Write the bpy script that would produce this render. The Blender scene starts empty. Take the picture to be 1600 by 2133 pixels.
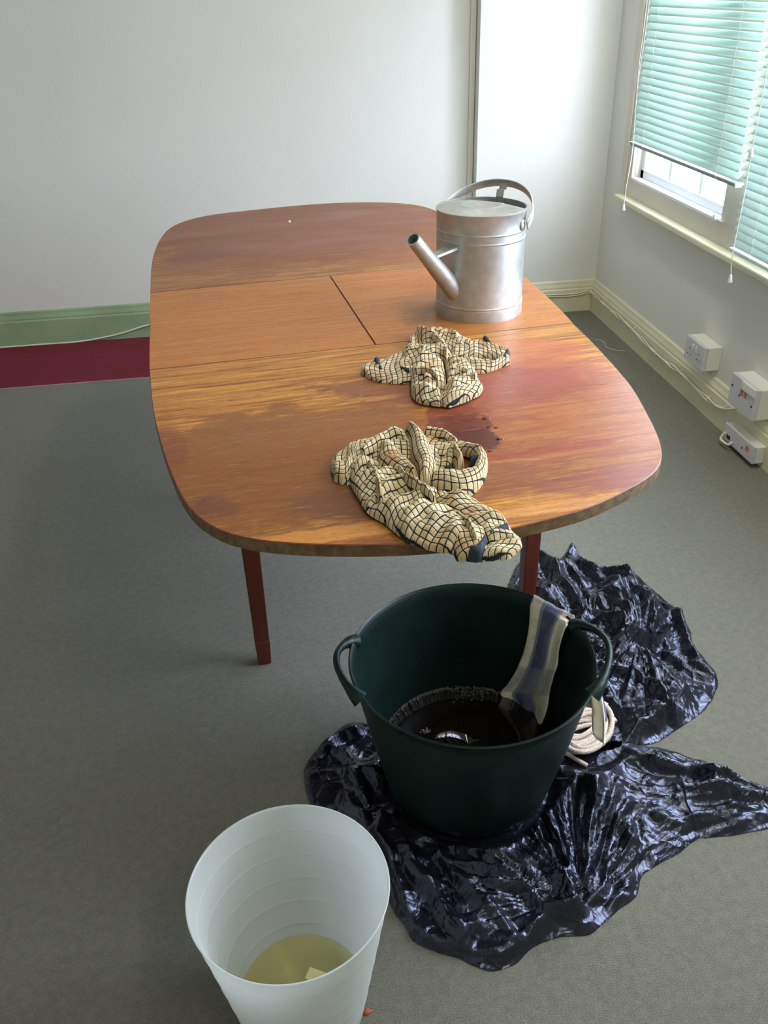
import bpy, math, random
import numpy as np
from mathutils import Vector, Matrix, noise as mnoise

random.seed(4)
SC = bpy.context.scene
COL = SC.collection
PI = math.pi

# ------------------------------------------------------------------ camera
H = 1.40                      # camera height
F = 1816.07                   # focal length in pixels (1600 x 2133)
def _rot(a, b, c):
    ca, sa, cb, sb, cc, sc = np.cos(a), np.sin(a), np.cos(b), np.sin(b), np.cos(c), np.sin(c)
    Y = np.array([[ca, sa, 0], [-sa, ca, 0], [0, 0, 1]])
    W = np.array([[1, 0, 0], [0, 0, -1], [0, 1, 0]])
    P = np.array([[1, 0, 0], [0, cb, -sb], [0, sb, cb]])
    R_ = np.array([[cc, -sc, 0], [sc, cc, 0], [0, 0, 1]])
    return R_ @ P @ W @ Y
RC = _rot(-0.126834534, 0.546148943, -0.031028891)
cam_d = bpy.data.cameras.new('camera')
cam = bpy.data.objects.new('camera', cam_d); COL.objects.link(cam); SC.camera = cam
cam_d.sensor_fit = 'VERTICAL'; cam_d.sensor_height = 36.0; cam_d.lens = 36.0 * F / 2133.0
cam_d.clip_start = 0.02
_c = RC.T
cam.matrix_world = Matrix(((_c[0, 0], -_c[0, 1], -_c[0, 2], 0), (_c[1, 0], -_c[1, 1], -_c[1, 2], 0),
                           (_c[2, 0], -_c[2, 1], -_c[2, 2], H), (0, 0, 0, 1)))

# ------------------------------------------------------------------ light
SC.view_settings.view_transform = 'Standard'; SC.view_settings.look = 'None'
SC.view_settings.gamma = 1.0; SC.view_settings.use_curve_mapping = False
SC.view_settings.exposure = -0.06
SC.cycles.max_bounces = 10; SC.cycles.diffuse_bounces = 5; SC.cycles.transparent_max_bounces = 16
SC.cycles.use_denoising = True
wd = bpy.data.worlds.new('sky'); SC.world = wd; wd.use_nodes = True
bg = wd.node_tree.nodes['Background']
bg.inputs[0].default_value = (0.80, 0.84, 1.0, 1); bg.inputs[1].default_value = 19.0
SKY = 5.0
def area(name, loc, rot, sx, sy, power, color=(1, 1, 1), portal=False):
    l = bpy.data.lights.new(name, 'AREA'); l.shape = 'RECTANGLE'; l.size = sx; l.size_y = sy
    l.energy = power; l.color = color
    if portal: l.cycles.is_portal = True
    o = bpy.data.objects.new(name, l); COL.objects.link(o); o.location = loc; o.rotation_euler = rot
    return o
XW = 1.574                    # right wall plane
WINS = [(2.90, 3.70), (1.95, 2.76), (0.80, 1.86)]     # openings along the right wall
WZ0, WZ1 = 0.66, 2.05
for y0, y1 in WINS:
    area('window_daylight', (XW + 0.26, (y0 + y1) / 2, (WZ0 + WZ1) / 2), (0, PI / 2, 0), WZ1 - WZ0, y1 - y0, 1, portal=True)
# unseen fluorescent light and an added fill under the ceiling
area('unseen_ceiling_light', (0.98, 2.0, 2.50), (0, 0, 0), 0.18, 1.3, 20, (1.0, 0.96, 0.80))
area('unseen_ceiling_light', (0.75, -0.3, 2.50), (0, 0, 0), 0.18, 1.3, 15, (1.0, 0.97, 0.76))  # unseen fill, added to lighten the front floor and the bin

# ------------------------------------------------------------------ helpers
def ray(x, y): return RC.T @ np.array([(x - 800) / F, (y - 1066.5) / F, 1.0])
O3 = np.array([0, 0, H])
def onz(x, y, z=0.0):
    r = ray(x, y); return O3 + (z - H) / r[2] * r
def onx(x, y, X):
    r = ray(x, y); return O3 + X / r[0] * r
def ony(x, y, Y):
    r = ray(x, y); return O3 + Y / r[1] * r

def lin(c):
    r = []
    for v in c:
        v /= 255.0
        r.append(v / 12.92 if v <= 0.04045 else ((v + 0.055) / 1.055) ** 2.4)
    return (r[0], r[1], r[2], 1.0)

def tag(o, label=None, cat=None, group=None, kind=None):
    if label: o['label'] = label
    if cat: o['category'] = cat
    if group: o['group'] = group
    if kind: o['kind'] = kind
    return o
def thing(name, loc, label, cat, group=None, rotz=0.0):
    o = bpy.data.objects.new(name, None); COL.objects.link(o); o.empty_display_size = 0.05
    o.location = loc; o.rotation_euler = (0, 0, rotz)
    return tag(o, label, cat, group)

class MB:
    def __init__(self): self.v = []; self.f = []; self.m = []; self.uv = []
    def add(self, vs, fs, mi=0, uvs=None):
        b = len(self.v); self.v += [tuple(map(float, p)) for p in vs]
        for f in fs: self.f.append(tuple(b + i for i in f)); self.m.append(mi)
        self.uv += (list(uvs) if uvs is not None else [(0.0, 0.0)] * len(vs))
        return self
    def box(self, lo, hi, mi=0):
        x0, y0, z0 = lo; x1, y1, z1 = hi
        vs = [(x0, y0, z0), (x1, y0, z0), (x1, y1, z0), (x0, y1, z0), (x0, y0, z1), (x1, y0, z1), (x1, y1, z1), (x0, y1, z1)]
        return self.add(vs, [(0, 3, 2, 1), (4, 5, 6, 7), (0, 1, 5, 4), (1, 2, 6, 5), (2, 3, 7, 6), (3, 0, 4, 7)], mi)
    def frustum(self, c0, s0, c1, s1, mi=0):
        vs = []
        for c, s in ((c0, s0), (c1, s1)):
            for sx, sy in ((-1, -1), (1, -1), (1, 1), (-1, 1)): vs.append((c[0] + sx * s / 2, c[1] + sy * s / 2, c[2]))
        return self.add(vs, [(0, 3, 2, 1), (4, 5, 6, 7), (0, 1, 5, 4), (1, 2, 6, 5), (2, 3, 7, 6), (3, 0, 4, 7)], mi)
    def grid(self, P, uv=None, closed_u=False, closed_v=False, mi=0, flip=False):
        n, m = len(P), len(P[0]); vs = [p for r in P for p in r]; fs = []
        for i in range(n if closed_u else n - 1):
            for j in range(m if closed_v else m - 1):
                a = i * m + j; b = i * m + (j + 1) % m; c = ((i + 1) % n) * m + (j + 1) % m; d = ((i + 1) % n) * m + j
                fs.append((a, d, c, b) if flip else (a, b, c, d))
        return self.add(vs, fs, mi, [q for r in uv for q in r] if uv is not None else None)
    def lathe(self, prof, c=(0, 0, 0), n=96, mi=0):
        P = []
        for r, z in prof:
            P.append([(c[0] + r * math.cos(2 * PI * k / n), c[1] + r * math.sin(2 * PI * k / n), c[2] + z) for k in range(n)])
        return self.grid(P, closed_v=True, mi=mi)
    def tube(self, path, rad, n=10, closed=False, mi=0, flat=None):
        pts = [Vector(p) for p in path]; N = len(pts); rings = []
        up = Vector((0, 0, 1)); prev = None
        for i, p in enumerate(pts):
            t = (pts[(i + 1) % N] - pts[i - 1]) if (closed or 0 < i < N - 1) else (pts[1] - pts[0] if i == 0 else pts[-1] - pts[-2])
            t.normalize()
            if prev is None:
                a = up if abs(t.z) < 0.95 else Vector((1, 0, 0)); s = t.cross(a).normalized()
            else:
                s = (prev - t * prev.dot(t)).normalized()
            prev = s; u = s.cross(t)
            r = rad[i] if hasattr(rad, '__len__') else rad
            ra, rb = (r, r) if flat is None else flat
            rings.append([tuple(p + s * (ra * math.cos(2 * PI * k / n)) + u * (rb * math.sin(2 * PI * k / n))) for k in range(n)])
        self.grid(rings, closed_v=True, closed_u=closed, mi=mi)
        if not closed:
            for rg in (rings[0], rings[-1]): self.add(rg, [tuple(range(n))], mi)
        return self
    def build(self, name, mat, parent=None, smooth=True, bevel=0.0, auto=None):
        me = bpy.data.meshes.new(name)
        me.from_pydata(self.v, [], self.f)
        mats = mat if isinstance(mat, (list, tuple)) else [mat]
        for m in mats: me.materials.append(m)
        me.polygons.foreach_set('material_index', self.m)
        if any(u != (0.0, 0.0) for u in self.uv):
            l = me.uv_layers.new(name='UVMap')
            idx = np.empty(len(me.loops), dtype=np.int32); me.loops.foreach_get('vertex_index', idx)
            l.data.foreach_set('uv', np.array(self.uv, dtype=np.float32)[idx].ravel())
        if smooth: me.polygons.foreach_set('use_smooth', [True] * len(me.polygons))
        me.update()
        o = bpy.data.objects.new(name, me); COL.objects.link(o)
        if parent: o.parent = parent
        if bevel:
            b = o.modifiers.new('bevel', 'BEVEL'); b.width = bevel; b.segments = 2; b.limit_method = 'ANGLE'
        if auto is not None:
            try: me.set_sharp_from_angle(angle=math.radians(auto))
            except Exception: pass
        return o

def cr(pts, n, closed=False):
    """Catmull-Rom resample to n points evenly by arc length"""
    P = [np.array(p, float) for p in pts]; N = len(P); out = []
    segs = N if closed else N - 1
    for i in range(segs):
        if closed: a, b, c, d = P[i - 1], P[i], P[(i + 1) % N], P[(i + 2) % N]
        else: a, b, c, d = P[max(i - 1, 0)], P[i], P[i + 1], P[min(i + 2, N - 1)]
        for k in range(12):
            t = k / 12
            out.append(0.5 * (2 * b + (c - a) * t + (2 * a - 5 * b + 4 * c - d) * t * t + (3 * b - 3 * c + d - a) * t ** 3))
    out.append(P[0] if closed else P[-1])
    out = np.array(out); s = np.r_[0, np.cumsum(np.linalg.norm(np.diff(out, axis=0), axis=1))]
    q = np.linspace(0, s[-1], n + 1)[:-1] if closed else np.linspace(0, s[-1], n)
    return np.stack([np.interp(q, s, out[:, k]) for k in range(out.shape[1])], 1)

# ------------------------------------------------------------------ materials
class NT:
    def __init__(self, name):
        self.m = bpy.data.materials.new(name); self.m.use_nodes = True
        self.t = self.m.node_tree; self.b = self.t.nodes['Principled BSDF']; self.out = self.t.nodes['Material Output']
    def n(self, typ, **kw):
        nd = self.t.nodes.new(typ)
        for k, v in kw.items():
            if k.startswith('i_'):
                key = k[2:]; key = int(key) if key.isdigit() else key.replace('_', ' ')
                nd.inputs[key].default_value = v
            else: setattr(nd, k, v)
        return nd
    def l(self, a, b): self.t.links.new(a, b)
    def coords(self, kind='Object', scale=(1, 1, 1), rot=(0, 0, 0)):
        tc = self.n('ShaderNodeTexCoord'); mp = self.n('ShaderNodeMapping')
        mp.inputs['Scale'].default_value = scale; mp.inputs['Rotation'].default_value = rot
        self.l(tc.outputs[kind], mp.inputs[0]); return mp.outputs[0]
    def noise(self, vec, scale, detail=3, rough=0.5, dist=0.0):
        nd = self.n('ShaderNodeTexNoise'); nd.inputs['Scale'].default_value = scale
        nd.inputs['Detail'].default_value = detail; nd.inputs['Roughness'].default_value = rough; nd.inputs['Distortion'].default_value = dist
        if vec is not None: self.l(vec, nd.inputs['Vector'])
        return nd.outputs[0]
    def ramp(self, fac, stops, interp='LINEAR'):
        r = self.n('ShaderNodeValToRGB'); r.color_ramp.interpolation = interp
        el = r.color_ramp.elements
        while len(el) < len(stops): el.new(0.5)
        for e, (p, c) in zip(el, stops): e.position = p; e.color = c if len(c) == 4 else (*c, 1)
        self.l(fac, r.inputs[0]); return r.outputs[0]
    def mix(self, fac, a, b, mode='MIX'):
        m = self.n('ShaderNodeMix', data_type='RGBA', blend_type=mode)
        for k, v in ((0, fac), (6, a), (7, b)):
            if isinstance(v, (int, float)): m.inputs[k].default_value = v
            elif isinstance(v, tuple): m.inputs[k].default_value = v
            else: self.l(v, m.inputs[k])
        return m.outputs[2]
    def math(self, op, a, b=None, clamp=False):
        m = self.n('ShaderNodeMath', operation=op); m.use_clamp = clamp
        for k, v in ((0, a), (1, b)):
            if v is None: continue
            if isinstance(v, (int, float)): m.inputs[k].default_value = v
            else: self.l(v, m.inputs[k])
        return m.outputs[0]
    def bump(self, h, strength=0.3, dist=0.01):
        b = self.n('ShaderNodeBump'); b.inputs['Strength'].default_value = strength; b.inputs['Distance'].default_value = dist
        self.l(h, b.inputs['Height']); self.l(b.outputs[0], self.b.inputs['Normal']); return b
    def set(self, col=None, rough=None, metal=None, spec=None, coat=None):
        if col is not None:
            if isinstance(col, tuple): self.b.inputs['Base Color'].default_value = col
            else: self.l(col, self.b.inputs['Base Color'])
        if rough is not None:
            if isinstance(rough, (int, float)): self.b.inputs['Roughness'].default_value = rough
            else: self.l(rough, self.b.inputs['Roughness'])
        if metal is not None: self.b.inputs['Metallic'].default_value = metal
        if spec is not None: self.b.inputs['Specular IOR Level'].default_value = spec
        if coat is not None: self.b.inputs['Coat Weight'].default_value = coat
        return self

def painted(name, c, rough=0.6, var=0.04, nscale=3.0, bump=0.05, spec=0.5):
    t = NT(name); v = t.coords(); n = t.noise(v, nscale, 4)
    a = tuple(x * (1 - var) for x in c[:3]) + (1,); b = tuple(min(1, x * (1 + var)) for x in c[:3]) + (1,)
    t.set(t.ramp(n, [(0.3, a), (0.7, b)]), rough, spec=spec)
    if bump: t.bump(t.noise(v, 90, 3), bump, 0.004)
    return t.m

M = {}
M['wall'] = painted('wall_paint', lin((223, 222, 214)), 0.85, 0.02, 1.5, 0.12, 0.3)
M['ceiling'] = painted('ceiling_paint', lin((230, 230, 226)), 0.9)
M['frame2'] = painted('frame_face_paint', lin((212, 202, 186)), 0.5, .03)
M['cream'] = painted('cream_gloss', lin((218, 213, 180)), 0.4, 0.05, 6)
M['frame'] = painted('window_frame_paint', lin((214, 204, 188)), 0.45, 0.03, 6)
M['white'] = painted('white_gloss', lin((232, 230, 232)), 0.4, 0.02)
M['green_skirt'] = painted('green_skirting_paint', lin((146, 168, 130)), 0.5, 0.12, 7, 0.15)
M['plastic'] = painted('white_plastic', lin((226, 226, 216)), 0.35, 0.02, 5, 0)
M['plastic_grey'] = painted('pale_grey_plastic', lin((205, 205, 210)), 0.35, 0.02, 5, 0)
M['dark'] = painted('dark_hole', (0.02, 0.018, 0.016, 1), 0.6, 0.1, 5, 0)
M['red_mark'] = painted('red_print', lin((205, 120, 115)), 0.5, 0.1, 5, 0)
M['cable'] = painted('white_cable', lin((224, 221, 196)), 0.4, 0.03, 20, 0)
M['cord'] = painted('white_cord', lin((235, 232, 224)), 0.7, 0.03, 50, 0)

# carpet
t = NT('grey_green_carpet'); v = t.coords()
n1 = t.noise(v, 2.2, 4, 0.6); n2 = t.noise(v, 420, 2, 0.6); n3 = t.noise(v, 60, 3, 0.7)
c1 = t.ramp(n1, [(0.3, lin((105, 106, 91))), (0.7, lin((119, 119, 103)))])
c2 = t.mix(0.55, c1, t.ramp(n2, [(0.3, lin((76, 76, 64))), (0.7, lin((150, 148, 134)))]))
c3 = t.mix(0.25, c2, t.ramp(n3, [(0.35, lin((90, 89, 80))), (0.65, lin((138, 136, 125)))]))
t.set(c3, 0.9, spec=0.15); t.b.inputs['Sheen Weight'].default_value = .15; t.b.inputs['Sheen Roughness'].default_value = .5; t.bump(n2, 0.8, 0.004); M['carpet'] = t.m
t = NT('red_carpet'); v = t.coords(); n2 = t.noise(v, 300, 2); n1 = t.noise(v, 5, 3)
t.set(t.mix(0.4, t.ramp(n1, [(0.3, lin((108, 40, 50))), (0.7, lin((124, 50, 60)))]), t.ramp(n2, [(0.3, lin((90, 32, 42))), (0.7, lin((138, 60, 70)))])), 0.95, spec=0.1)
t.bump(n2, 0.7, 0.003); M['red_carpet'] = t.m

# ------------------------------------------------------------------ room shell
YB, YL, YF, XL, ZC = 4.00, 4.075, -2.2, -2.7, 2.62
def struct(mb, name, mat, **k):
    o = mb.build(name, mat, smooth=False, **k); tag(o, kind='structure'); return o
struct(MB().box((XL, YF, -0.05), (XW + 0.2, YL + 0.1, 0)), 'floor', M['carpet'])
struct(MB().box((XL, YF, ZC), (XW + 0.2, YL + 0.1, ZC + 0.05)), 'ceiling', M['ceiling'])
XJ = 0.972                                                   # where the back wall steps forward
wb = MB().box((XL - .05, YL, 0), (XJ, YL + .1, ZC)).box((XJ, YB, 0), (XW + .3, YL + .1, ZC))
struct(wb, 'wall_back', M['wall'])
struct(MB().box((XJ - 0.026, YL - 0.012, 0.16), (XJ - 0.003, YL, ZC)), 'trim_1', painted('pale_trim', lin((222, 221, 210)), .6), bevel=0.002)
struct(MB().box((XL - .1, YF, 0), (XL, YL, ZC)), 'wall_left', M['wall'])
struct(MB().box((XL - .1, YF - .1, 0), (XW + .3, YF, ZC)), 'wall_front', M['wall'])
# right wall with window openings
wr = MB(); X2 = XW + 0.24
wr.box((XW, YF, 0), (X2, YB, WZ0 - .04)).box((XW, YF, WZ1 + .04), (X2, YB, ZC))
ed = [YB] + [e for w in WINS for e in (w[1] + .04, w[0] - .04)] + [YF]
# frame board between first two windows shares the wall's pier
for a, b in zip(ed[0::2], ed[1::2]): wr.box((XW, b, WZ0 - .04), (X2, a, WZ1 + .04))
struct(wr, 'wall_right', M['wall'])

# skirting boards: moulded profile (face offset, z)
def skirting(name, mat, p0, p1, nrm, h=0.158):
    prof = [(0.0, 0.0), (0.020, 0.0), (0.020, h * .72), (0.016, h * .76), (0.0165, h * .80), (0.011, h * .90), (0.009, h * .97), (0.004, h), (0.0, h)]
    mb = MB(); rows = []
    for p in (p0, p1): rows.append([(p[0] + nrm[0] * d, p[1] + nrm[1] * d, z) for d, z in prof])
    mb.grid(rows); mb.add(rows[0], [tuple(range(len(prof)))]); mb.add(rows[1], [tuple(range(len(prof)))])
    return struct(mb, name, mat)
skirting('baseboard_back', M['green_skirt'], (XL, YL), (0.3, YL), (0, -1), 0.160)
skirting('baseboard_alcove', M['cream'], (0.3, YL), (XJ, YL), (0, -1), 0.160)
skirting('baseboard_back_right', M['cream'], (XJ, YB), (XW, YB), (0, -1), 0.150)
skirting('baseboard_right', M['cream'], (XW, YB), (XW, YF), (-1, 0), 0.150)
skirting('baseboard_left', M['cream'], (XL, YF), (XL, YL), (1, 0))
skirting('baseboard_front', M['cream'], (XL, YF), (XW, YF), (0, 1))

# red carpet strip in front of the green skirting
yr = float((onz(0, 811)[1] + onz(312, 787)[1]) / 2)
o = MB().box((XL + .03, yr, 0.0), (0.35, YL - 0.021, 0.004)).build('carpet_strip', M['red_carpet'], smooth=False)
tag(o, 'dark red carpet strip along the green skirting board at the back wall', 'carpet')
e = MB().box((XL + .03, yr - .004, 0.0), (0.35, yr, 0.0045)).build('edge_binding', painted('pale_edge', lin((176, 150, 150)), 0.8), smooth=False)
e.parent = o

# ------------------------------------------------------------------ windows
t = NT('window_glass'); t.t.nodes.remove(t.b)
tr = t.n('ShaderNodeBsdfTransparent'); tr.inputs[0].default_value = (0.96, 0.98, 1, 1)
gl = t.n('ShaderNodeBsdfGlossy'); gl.inputs['Roughness'].default_value = 0.02
mx = t.n('ShaderNodeMixShader'); mx.inputs[0].default_value = 0.05
t.l(tr.outputs[0], mx.inputs[1]); t.l(gl.outputs[0], mx.inputs[2]); t.l(mx.outputs[0], t.out.inputs[0])
M['glass'] = t.m
for i, (y0, y1) in enumerate(WINS):
    w = MB()
    xf = XW + 0.012; xb = XW + 0.07
    fb = 0.045
    # outer fixed frame
    w.box((xf, y0 - .05, WZ0 - 0.05), (xb, y1 + .045, WZ0)); w.box((xf, y0 - .05, WZ1), (xb, y1 + .045, WZ1 + .05))
    w.box((xf, y0 - .05, WZ0), (xb, y0, WZ1)); w.box((xf, y1, WZ0), (xb, y1 + .045, WZ1))
    root = w.build('window_%d' % (i + 1), M['frame'], smooth=False, bevel=0.002); tag(root, kind='structure')
    s = MB(); xs, xe = XW + 0.035, XW + 0.066
    s.box((xs, y0, WZ0), (xe, y1, WZ0 + 0.038)).box((xs, y0, WZ1 - 0.04), (xe, y1, WZ1))
    s.box((xs, y0, WZ0), (xe, y0 + .03, WZ1)).box((xs, y1 - .03, WZ0), (xe, y1, WZ1))
    k = 3
    for j in range(1, k):
        yc = y0 + (y1 - y0) * j / k; s.box((xs + .006, yc - .011, WZ0), (xe - .004, yc + .011, WZ1))
    for zc in (1.12, 1.58): s.box((xs + .006, y0, zc - .011), (xe - .004, y1, zc + .011))
    s.build('window_sash', M['white'], root, smooth=False, bevel=0.002)
    MB().box((xe - .018, y0 + .02, WZ0 + .02), (xe - .015, y1 - .02, WZ1 - .02)).build('window_pane', M['glass'], root, smooth=False)
    MB().box((XW - .002, y0 - .01, WZ0 - .008), (xs, y1 + .01, WZ0 + .006)).build('window_bead', M['white'], root, smooth=False, bevel=0.002)
# wide face board of the frame around both visible windows
fb = MB()
YA, YZ = 3.80, 1.84
ztop = WZ1 + .10
fb.box((XW - .003, YZ, 0.585), (XW + .0115, YA, WZ0 - .0015)); fb.box((XW - .003, YZ, WZ1), (XW + .0115, YA, ztop))
fb.box((XW - .003, 3.7015, WZ0 - .002), (XW + .0115, YA, WZ1)); fb.box((XW - .003, 2.7615, WZ0 - .002), (XW + .0115, 2.8985, WZ1)); fb.box((XW - .003, YZ, WZ0 - .002), (XW + .0115, 1.9485, WZ1))
struct(fb, 'trim_2', M['frame'], bevel=0.002)
fc = MB().box((XW - .010, 3.755, 0.585), (XW - .003, 3.80, ztop)).box((XW - .010, YZ, ztop - .05), (XW - .003, 3.755, ztop))
struct(fc, 'trim_3', M['frame'], bevel=0.002)
sill = MB().box((1.530, 1.80, 0.563), (XW + .012, 3.775, 0.588))
struct(sill, 'trim_4', M['cream'], bevel=0.006)
# window stay pin on the lower frame board
p = onx(1497, 460, XW - .01)
lt = thing('window_latch', tuple(p), 'small white metal peg on the lower window frame board', 'latch')
MB().tube([(0.008, 0, 0.004), (-.014, 0, 0.004), (-.020, 0, 0.010), (-.021, 0, 0.022)], 0.0035).build('peg', M['white'], lt)
MB().box((-.004, -.03, -.006), (.009, .012, .004)).build('peg_plate', M['frame'], lt, smooth=False, bevel=.001)

# ------------------------------------------------------------------ venetian blinds
t = NT('mint_slat'); t.t.nodes.remove(t.b)
df = t.n('ShaderNodeBsdfPrincipled'); df.inputs['Base Color'].default_value = lin((190, 214, 200)); df.inputs['Roughness'].default_value = 0.35
tl = t.n('ShaderNodeBsdfTranslucent'); tl.inputs[0].default_value = lin((205, 235, 230))
mx = t.n('ShaderNodeMixShader'); mx.inputs[0].default_value = 0.14
t.l(df.outputs[0], mx.inputs[1]); t.l(tl.outputs[0], mx.inputs[2]); t.l(mx.outputs[0], t.out.inputs[0]); M['slat'] = t.m
M['rail'] = painted('blind_rail', lin((120, 128, 124)), 0.4, 0.03)
M['rail_pale'] = painted('blind_rail_pale', lin((200, 220, 215)), 0.4, 0.03)
def blind(y0, y1, zb, label, railmat, tilt, pitch=0.0255, zt=2.12):
    XB = 1.500
    r = thing('venetian_blind', (XB, (y0 + y1) / 2, zb), label, 'blind', None)
    hw = (y1 - y0) / 2; wv = 0.0168
    mb = MB(); z = 0.028; k = 0
    while z < zt - zb - .03:
        rows = []
        for j in range(2):
            yy = (-hw, hw)[j]; row = []
            for q in range(5):
                u = (q / 4 - .5) * 2; cz = 0.0022 * (1 - u * u)
                dx = u * wv * math.cos(tilt) + cz * math.sin(tilt); dz = u * wv * math.sin(tilt) + cz * math.cos(tilt)
                row.append((dx, yy, z + dz))
            rows.append(row)
        mb.grid(rows); z += pitch; k += 1
    so = mb.build('slats', M['slat'], r)
    md = so.modifiers.new('thickness', 'SOLIDIFY'); md.thickness = 0.0006
    MB().box((-.013, -hw, -.004), (.013, hw, .008)).build('bottom_rail', railmat, r, smooth=False, bevel=.003)
    for s in (-1, 1):
        MB().box((-.014, s * hw - .004, -.005), (.014, s * hw + .004, .009)).build('rail_end_cap', M['plastic'], r, smooth=False, bevel=.002)
    MB().box((-.02, -hw, zt - zb - .02), (.02, hw, zt - zb + .02)).build('head_rail', M['rail_pale'], r, smooth=False, bevel=.002)
    for yy in (-hw + .13, hw - .13):
        lm = MB(); zz = 0.0
        for xo in (-.0145, .0145): lm.tube([(xo, yy, .0), (xo, yy, zt - zb - .02)], .0007, 5)
        while zz < zt - zb - .03:
            lm.tube([(-.0145, yy, zz + .028 - pitch / 2), (.0145, yy, zz + .020 - pitch / 2)], .0006, 4); zz += pitch
        lm.build('ladder_cord', M['cord'], r)
        MB().lathe([(.0, -.008), (.004, -.008), (.005, -.004), (.004, 0.0), (0, 0)], (0, yy, 0), 12).build('cord_button', M['plastic'], r)
    return r
b1 = blind(2.69, 3.56, 0.822, 'mint green venetian blind raised above window sill nearest the corner', M['rail'], math.radians(47))
b2 = blind(1.78, 2.655, 0.632, 'mint green venetian blind lowered close to sill at right photo edge', M['rail_pale'], math.radians(47))
def pull(parent, pts, zt, tassel=True, frm=(0, 0, 0)):
    base = np.array(parent.location)
    P = [np.array(p) - base for p in pts]
    MB().tube(cr(P, 24), .0013, 6).build('pull_cord', M['cord'], parent)
    if tassel:
        e = P[-1]
        MB().lathe([(0, 0), (.003, 0), (.0045, -.006), (.008, -.024), (.0075, -.026), (0, -.026)], e, 14).build('cord_tassel', M['plastic'], parent)
XB1 = 1.478
pull(b1, [onx(1353, 0, XB1) + [0, 0, .8], onx(1353, 0, XB1), onx(1338, 110, XB1), onx(1326, 200, XB1), onx(1320, 290, XB1)], 0, False)
pull(b1, [onx(1348, 0, XB1) + [0, 0, .8], onx(1348, 0, XB1), onx(1330, 150, XB1), onx(1318, 310, XB1), onx(1306, 380, XB1), onx(1300, 425, XB1)], 0, True)
pull(b2, [onx(1603, 100, XB1) + [0, 0, .8], onx(1600, 135, XB1), onx(1584, 225, XB1), onx(1567, 308, XB1)], 0, True)
pull(b2, [onx(1565, 322, XB1), onx(1548, 420, XB1), onx(1526, 530, XB1), onx(1523, 572, XB1)], 0, True)

# ------------------------------------------------------------------ sockets
def facepx(pts, X): return [onx(x, y, X) for x, y in pts]
def wallbox(name, y0, y1, z0, z1, xb, xf, label, cat, mat=None, bev=.003):
    r = thing(name, (xb, (y0 + y1) / 2, z0), label, cat)
    w = (y1 - y0) / 2; h = z1 - z0; d = xb - xf
    MB().box((-d * .78, -w, 0), (0, w, h)).build('back_box', M['plastic'], r, smooth=False, bevel=bev)
    MB().box((-d, -w - .001, -.001), (-d * .78, w + .001, h + .001)).build('face_plate', mat or M['plastic_grey'], r, smooth=False, bevel=bev)
    return r, w, h, d
# double socket: photo left = larger y
r, w, h, d = wallbox('double_socket', 2.737, 2.885, .178, .266, XW, 1.512 - .004, 'white double wall socket with switches above the skirting, nearest the corner', 'socket')
for s in (-1, 1):
    for k, (dy, dz) in enumerate(((0, .022), (-.011, 0), (.011, 0))):
        MB().box((-d - .0006, s * .036 + dy - .003, h * .32 + dz - .002), (-d + .001, s * .036 + dy + .003, h * .32 + dz + .002)).build('socket_hole', M['dark'], r, smooth=False)
    MB().box((-d - .003, s * .012 - .005, h * .60), (-d + .001, s * .012 + .005, h * .82)).build('switch', M['plastic'], r, smooth=False, bevel=.001)
# fused spur above skirting, further right
r, w, h, d = wallbox('fused_spur_box', 2.36, 2.52, .160, .265, XW, 1.50, 'white electrical box with red printed marks above skirting at right photo edge', 'electrical box')
for yy in (-.020, .004):
    MB().box((-d - .0008, yy - .0085, h * .52), (-d + .001, yy + .0085, h * .72)).build('red_label', M['red_mark'], r, smooth=False)
for yy, zz in ((.066, .6), (.014, .45), (-.066, .4)):
    MB().box((-d - .0015, yy - .003, h * zz), (-d + .001, yy + .003, h * zz + .006)).build('screw', M['dark'], r, smooth=False)
MB().box((-d - .005, -.078, h * .74), (-d + .001, .006, h + .001)).build('raised_cover', M['plastic'], r, smooth=False, bevel=.002)
# low outlet on the skirting face
xs = XW - 0.020
c = facepx([(1511, 877), (1571, 935), (1566, 970), (1508, 912)], 1.514)
y1_, y0_ = (c[0][1] + c[3][1]) / 2, (c[1][1] + c[2][1]) / 2
zt_, zb_ = (c[0][2] + c[1][2]) / 2, (c[2][2] + c[3][2]) / 2
zb_ = max(zb_, .004)
r, w, h, d = wallbox('skirting_outlet_box', y0_, y1_, zb_, max(zt_, zb_ + .06), xs, 1.514, 'white outlet box with small cable loop fixed low on skirting', 'electrical box')
MB().box((-d - .0008, -w + .030, h * .45), (-d + .001, -w + .052, h * .75)).build('red_label', M['red_mark'], r, smooth=False)
MB().tube(cr([(-d - .004, w - .012, h * .45), (-d - .014, w - .010, h * .1), (-d - .016, w - .030, h * -.02 + .004), (-d - .012, w - .062, h * .10), (-d - .002, w - .066, h * .28)], 20), .0045, 8).build('cable_loop', M['cable'], r)
MB().box((-d - .001, w - .045, h * .2), (-d + .001, w - .022, h * .42)).build('socket_hole', M['dark'], r, smooth=False)
MB().box((-d - .001, -w + .070, h * .35), (-d + .001, -w + .076, h * .45)).build('screw', M['dark'], r, smooth=False)

# ------------------------------------------------------------------ cables
def cable(name, pts, rad, label, n=60, grp=None):
    o = MB().tube(cr(pts, n), rad, 8).build(name, M['cable']); return tag(o, label, 'cable', grp)
pts = []
for x, y in ((-120, 733), (0, 727), (60, 726), (110, 722), (160, 716), (200, 706), (250, 695), (312, 676), (370, 668)):
    p = ony(x, y, YL - .028); pts.append((p[0], p[1], max(p[2], .007)))
cable('cable', pts, .004, 'thin white cable sagging along the green skirting board at left')
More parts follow.
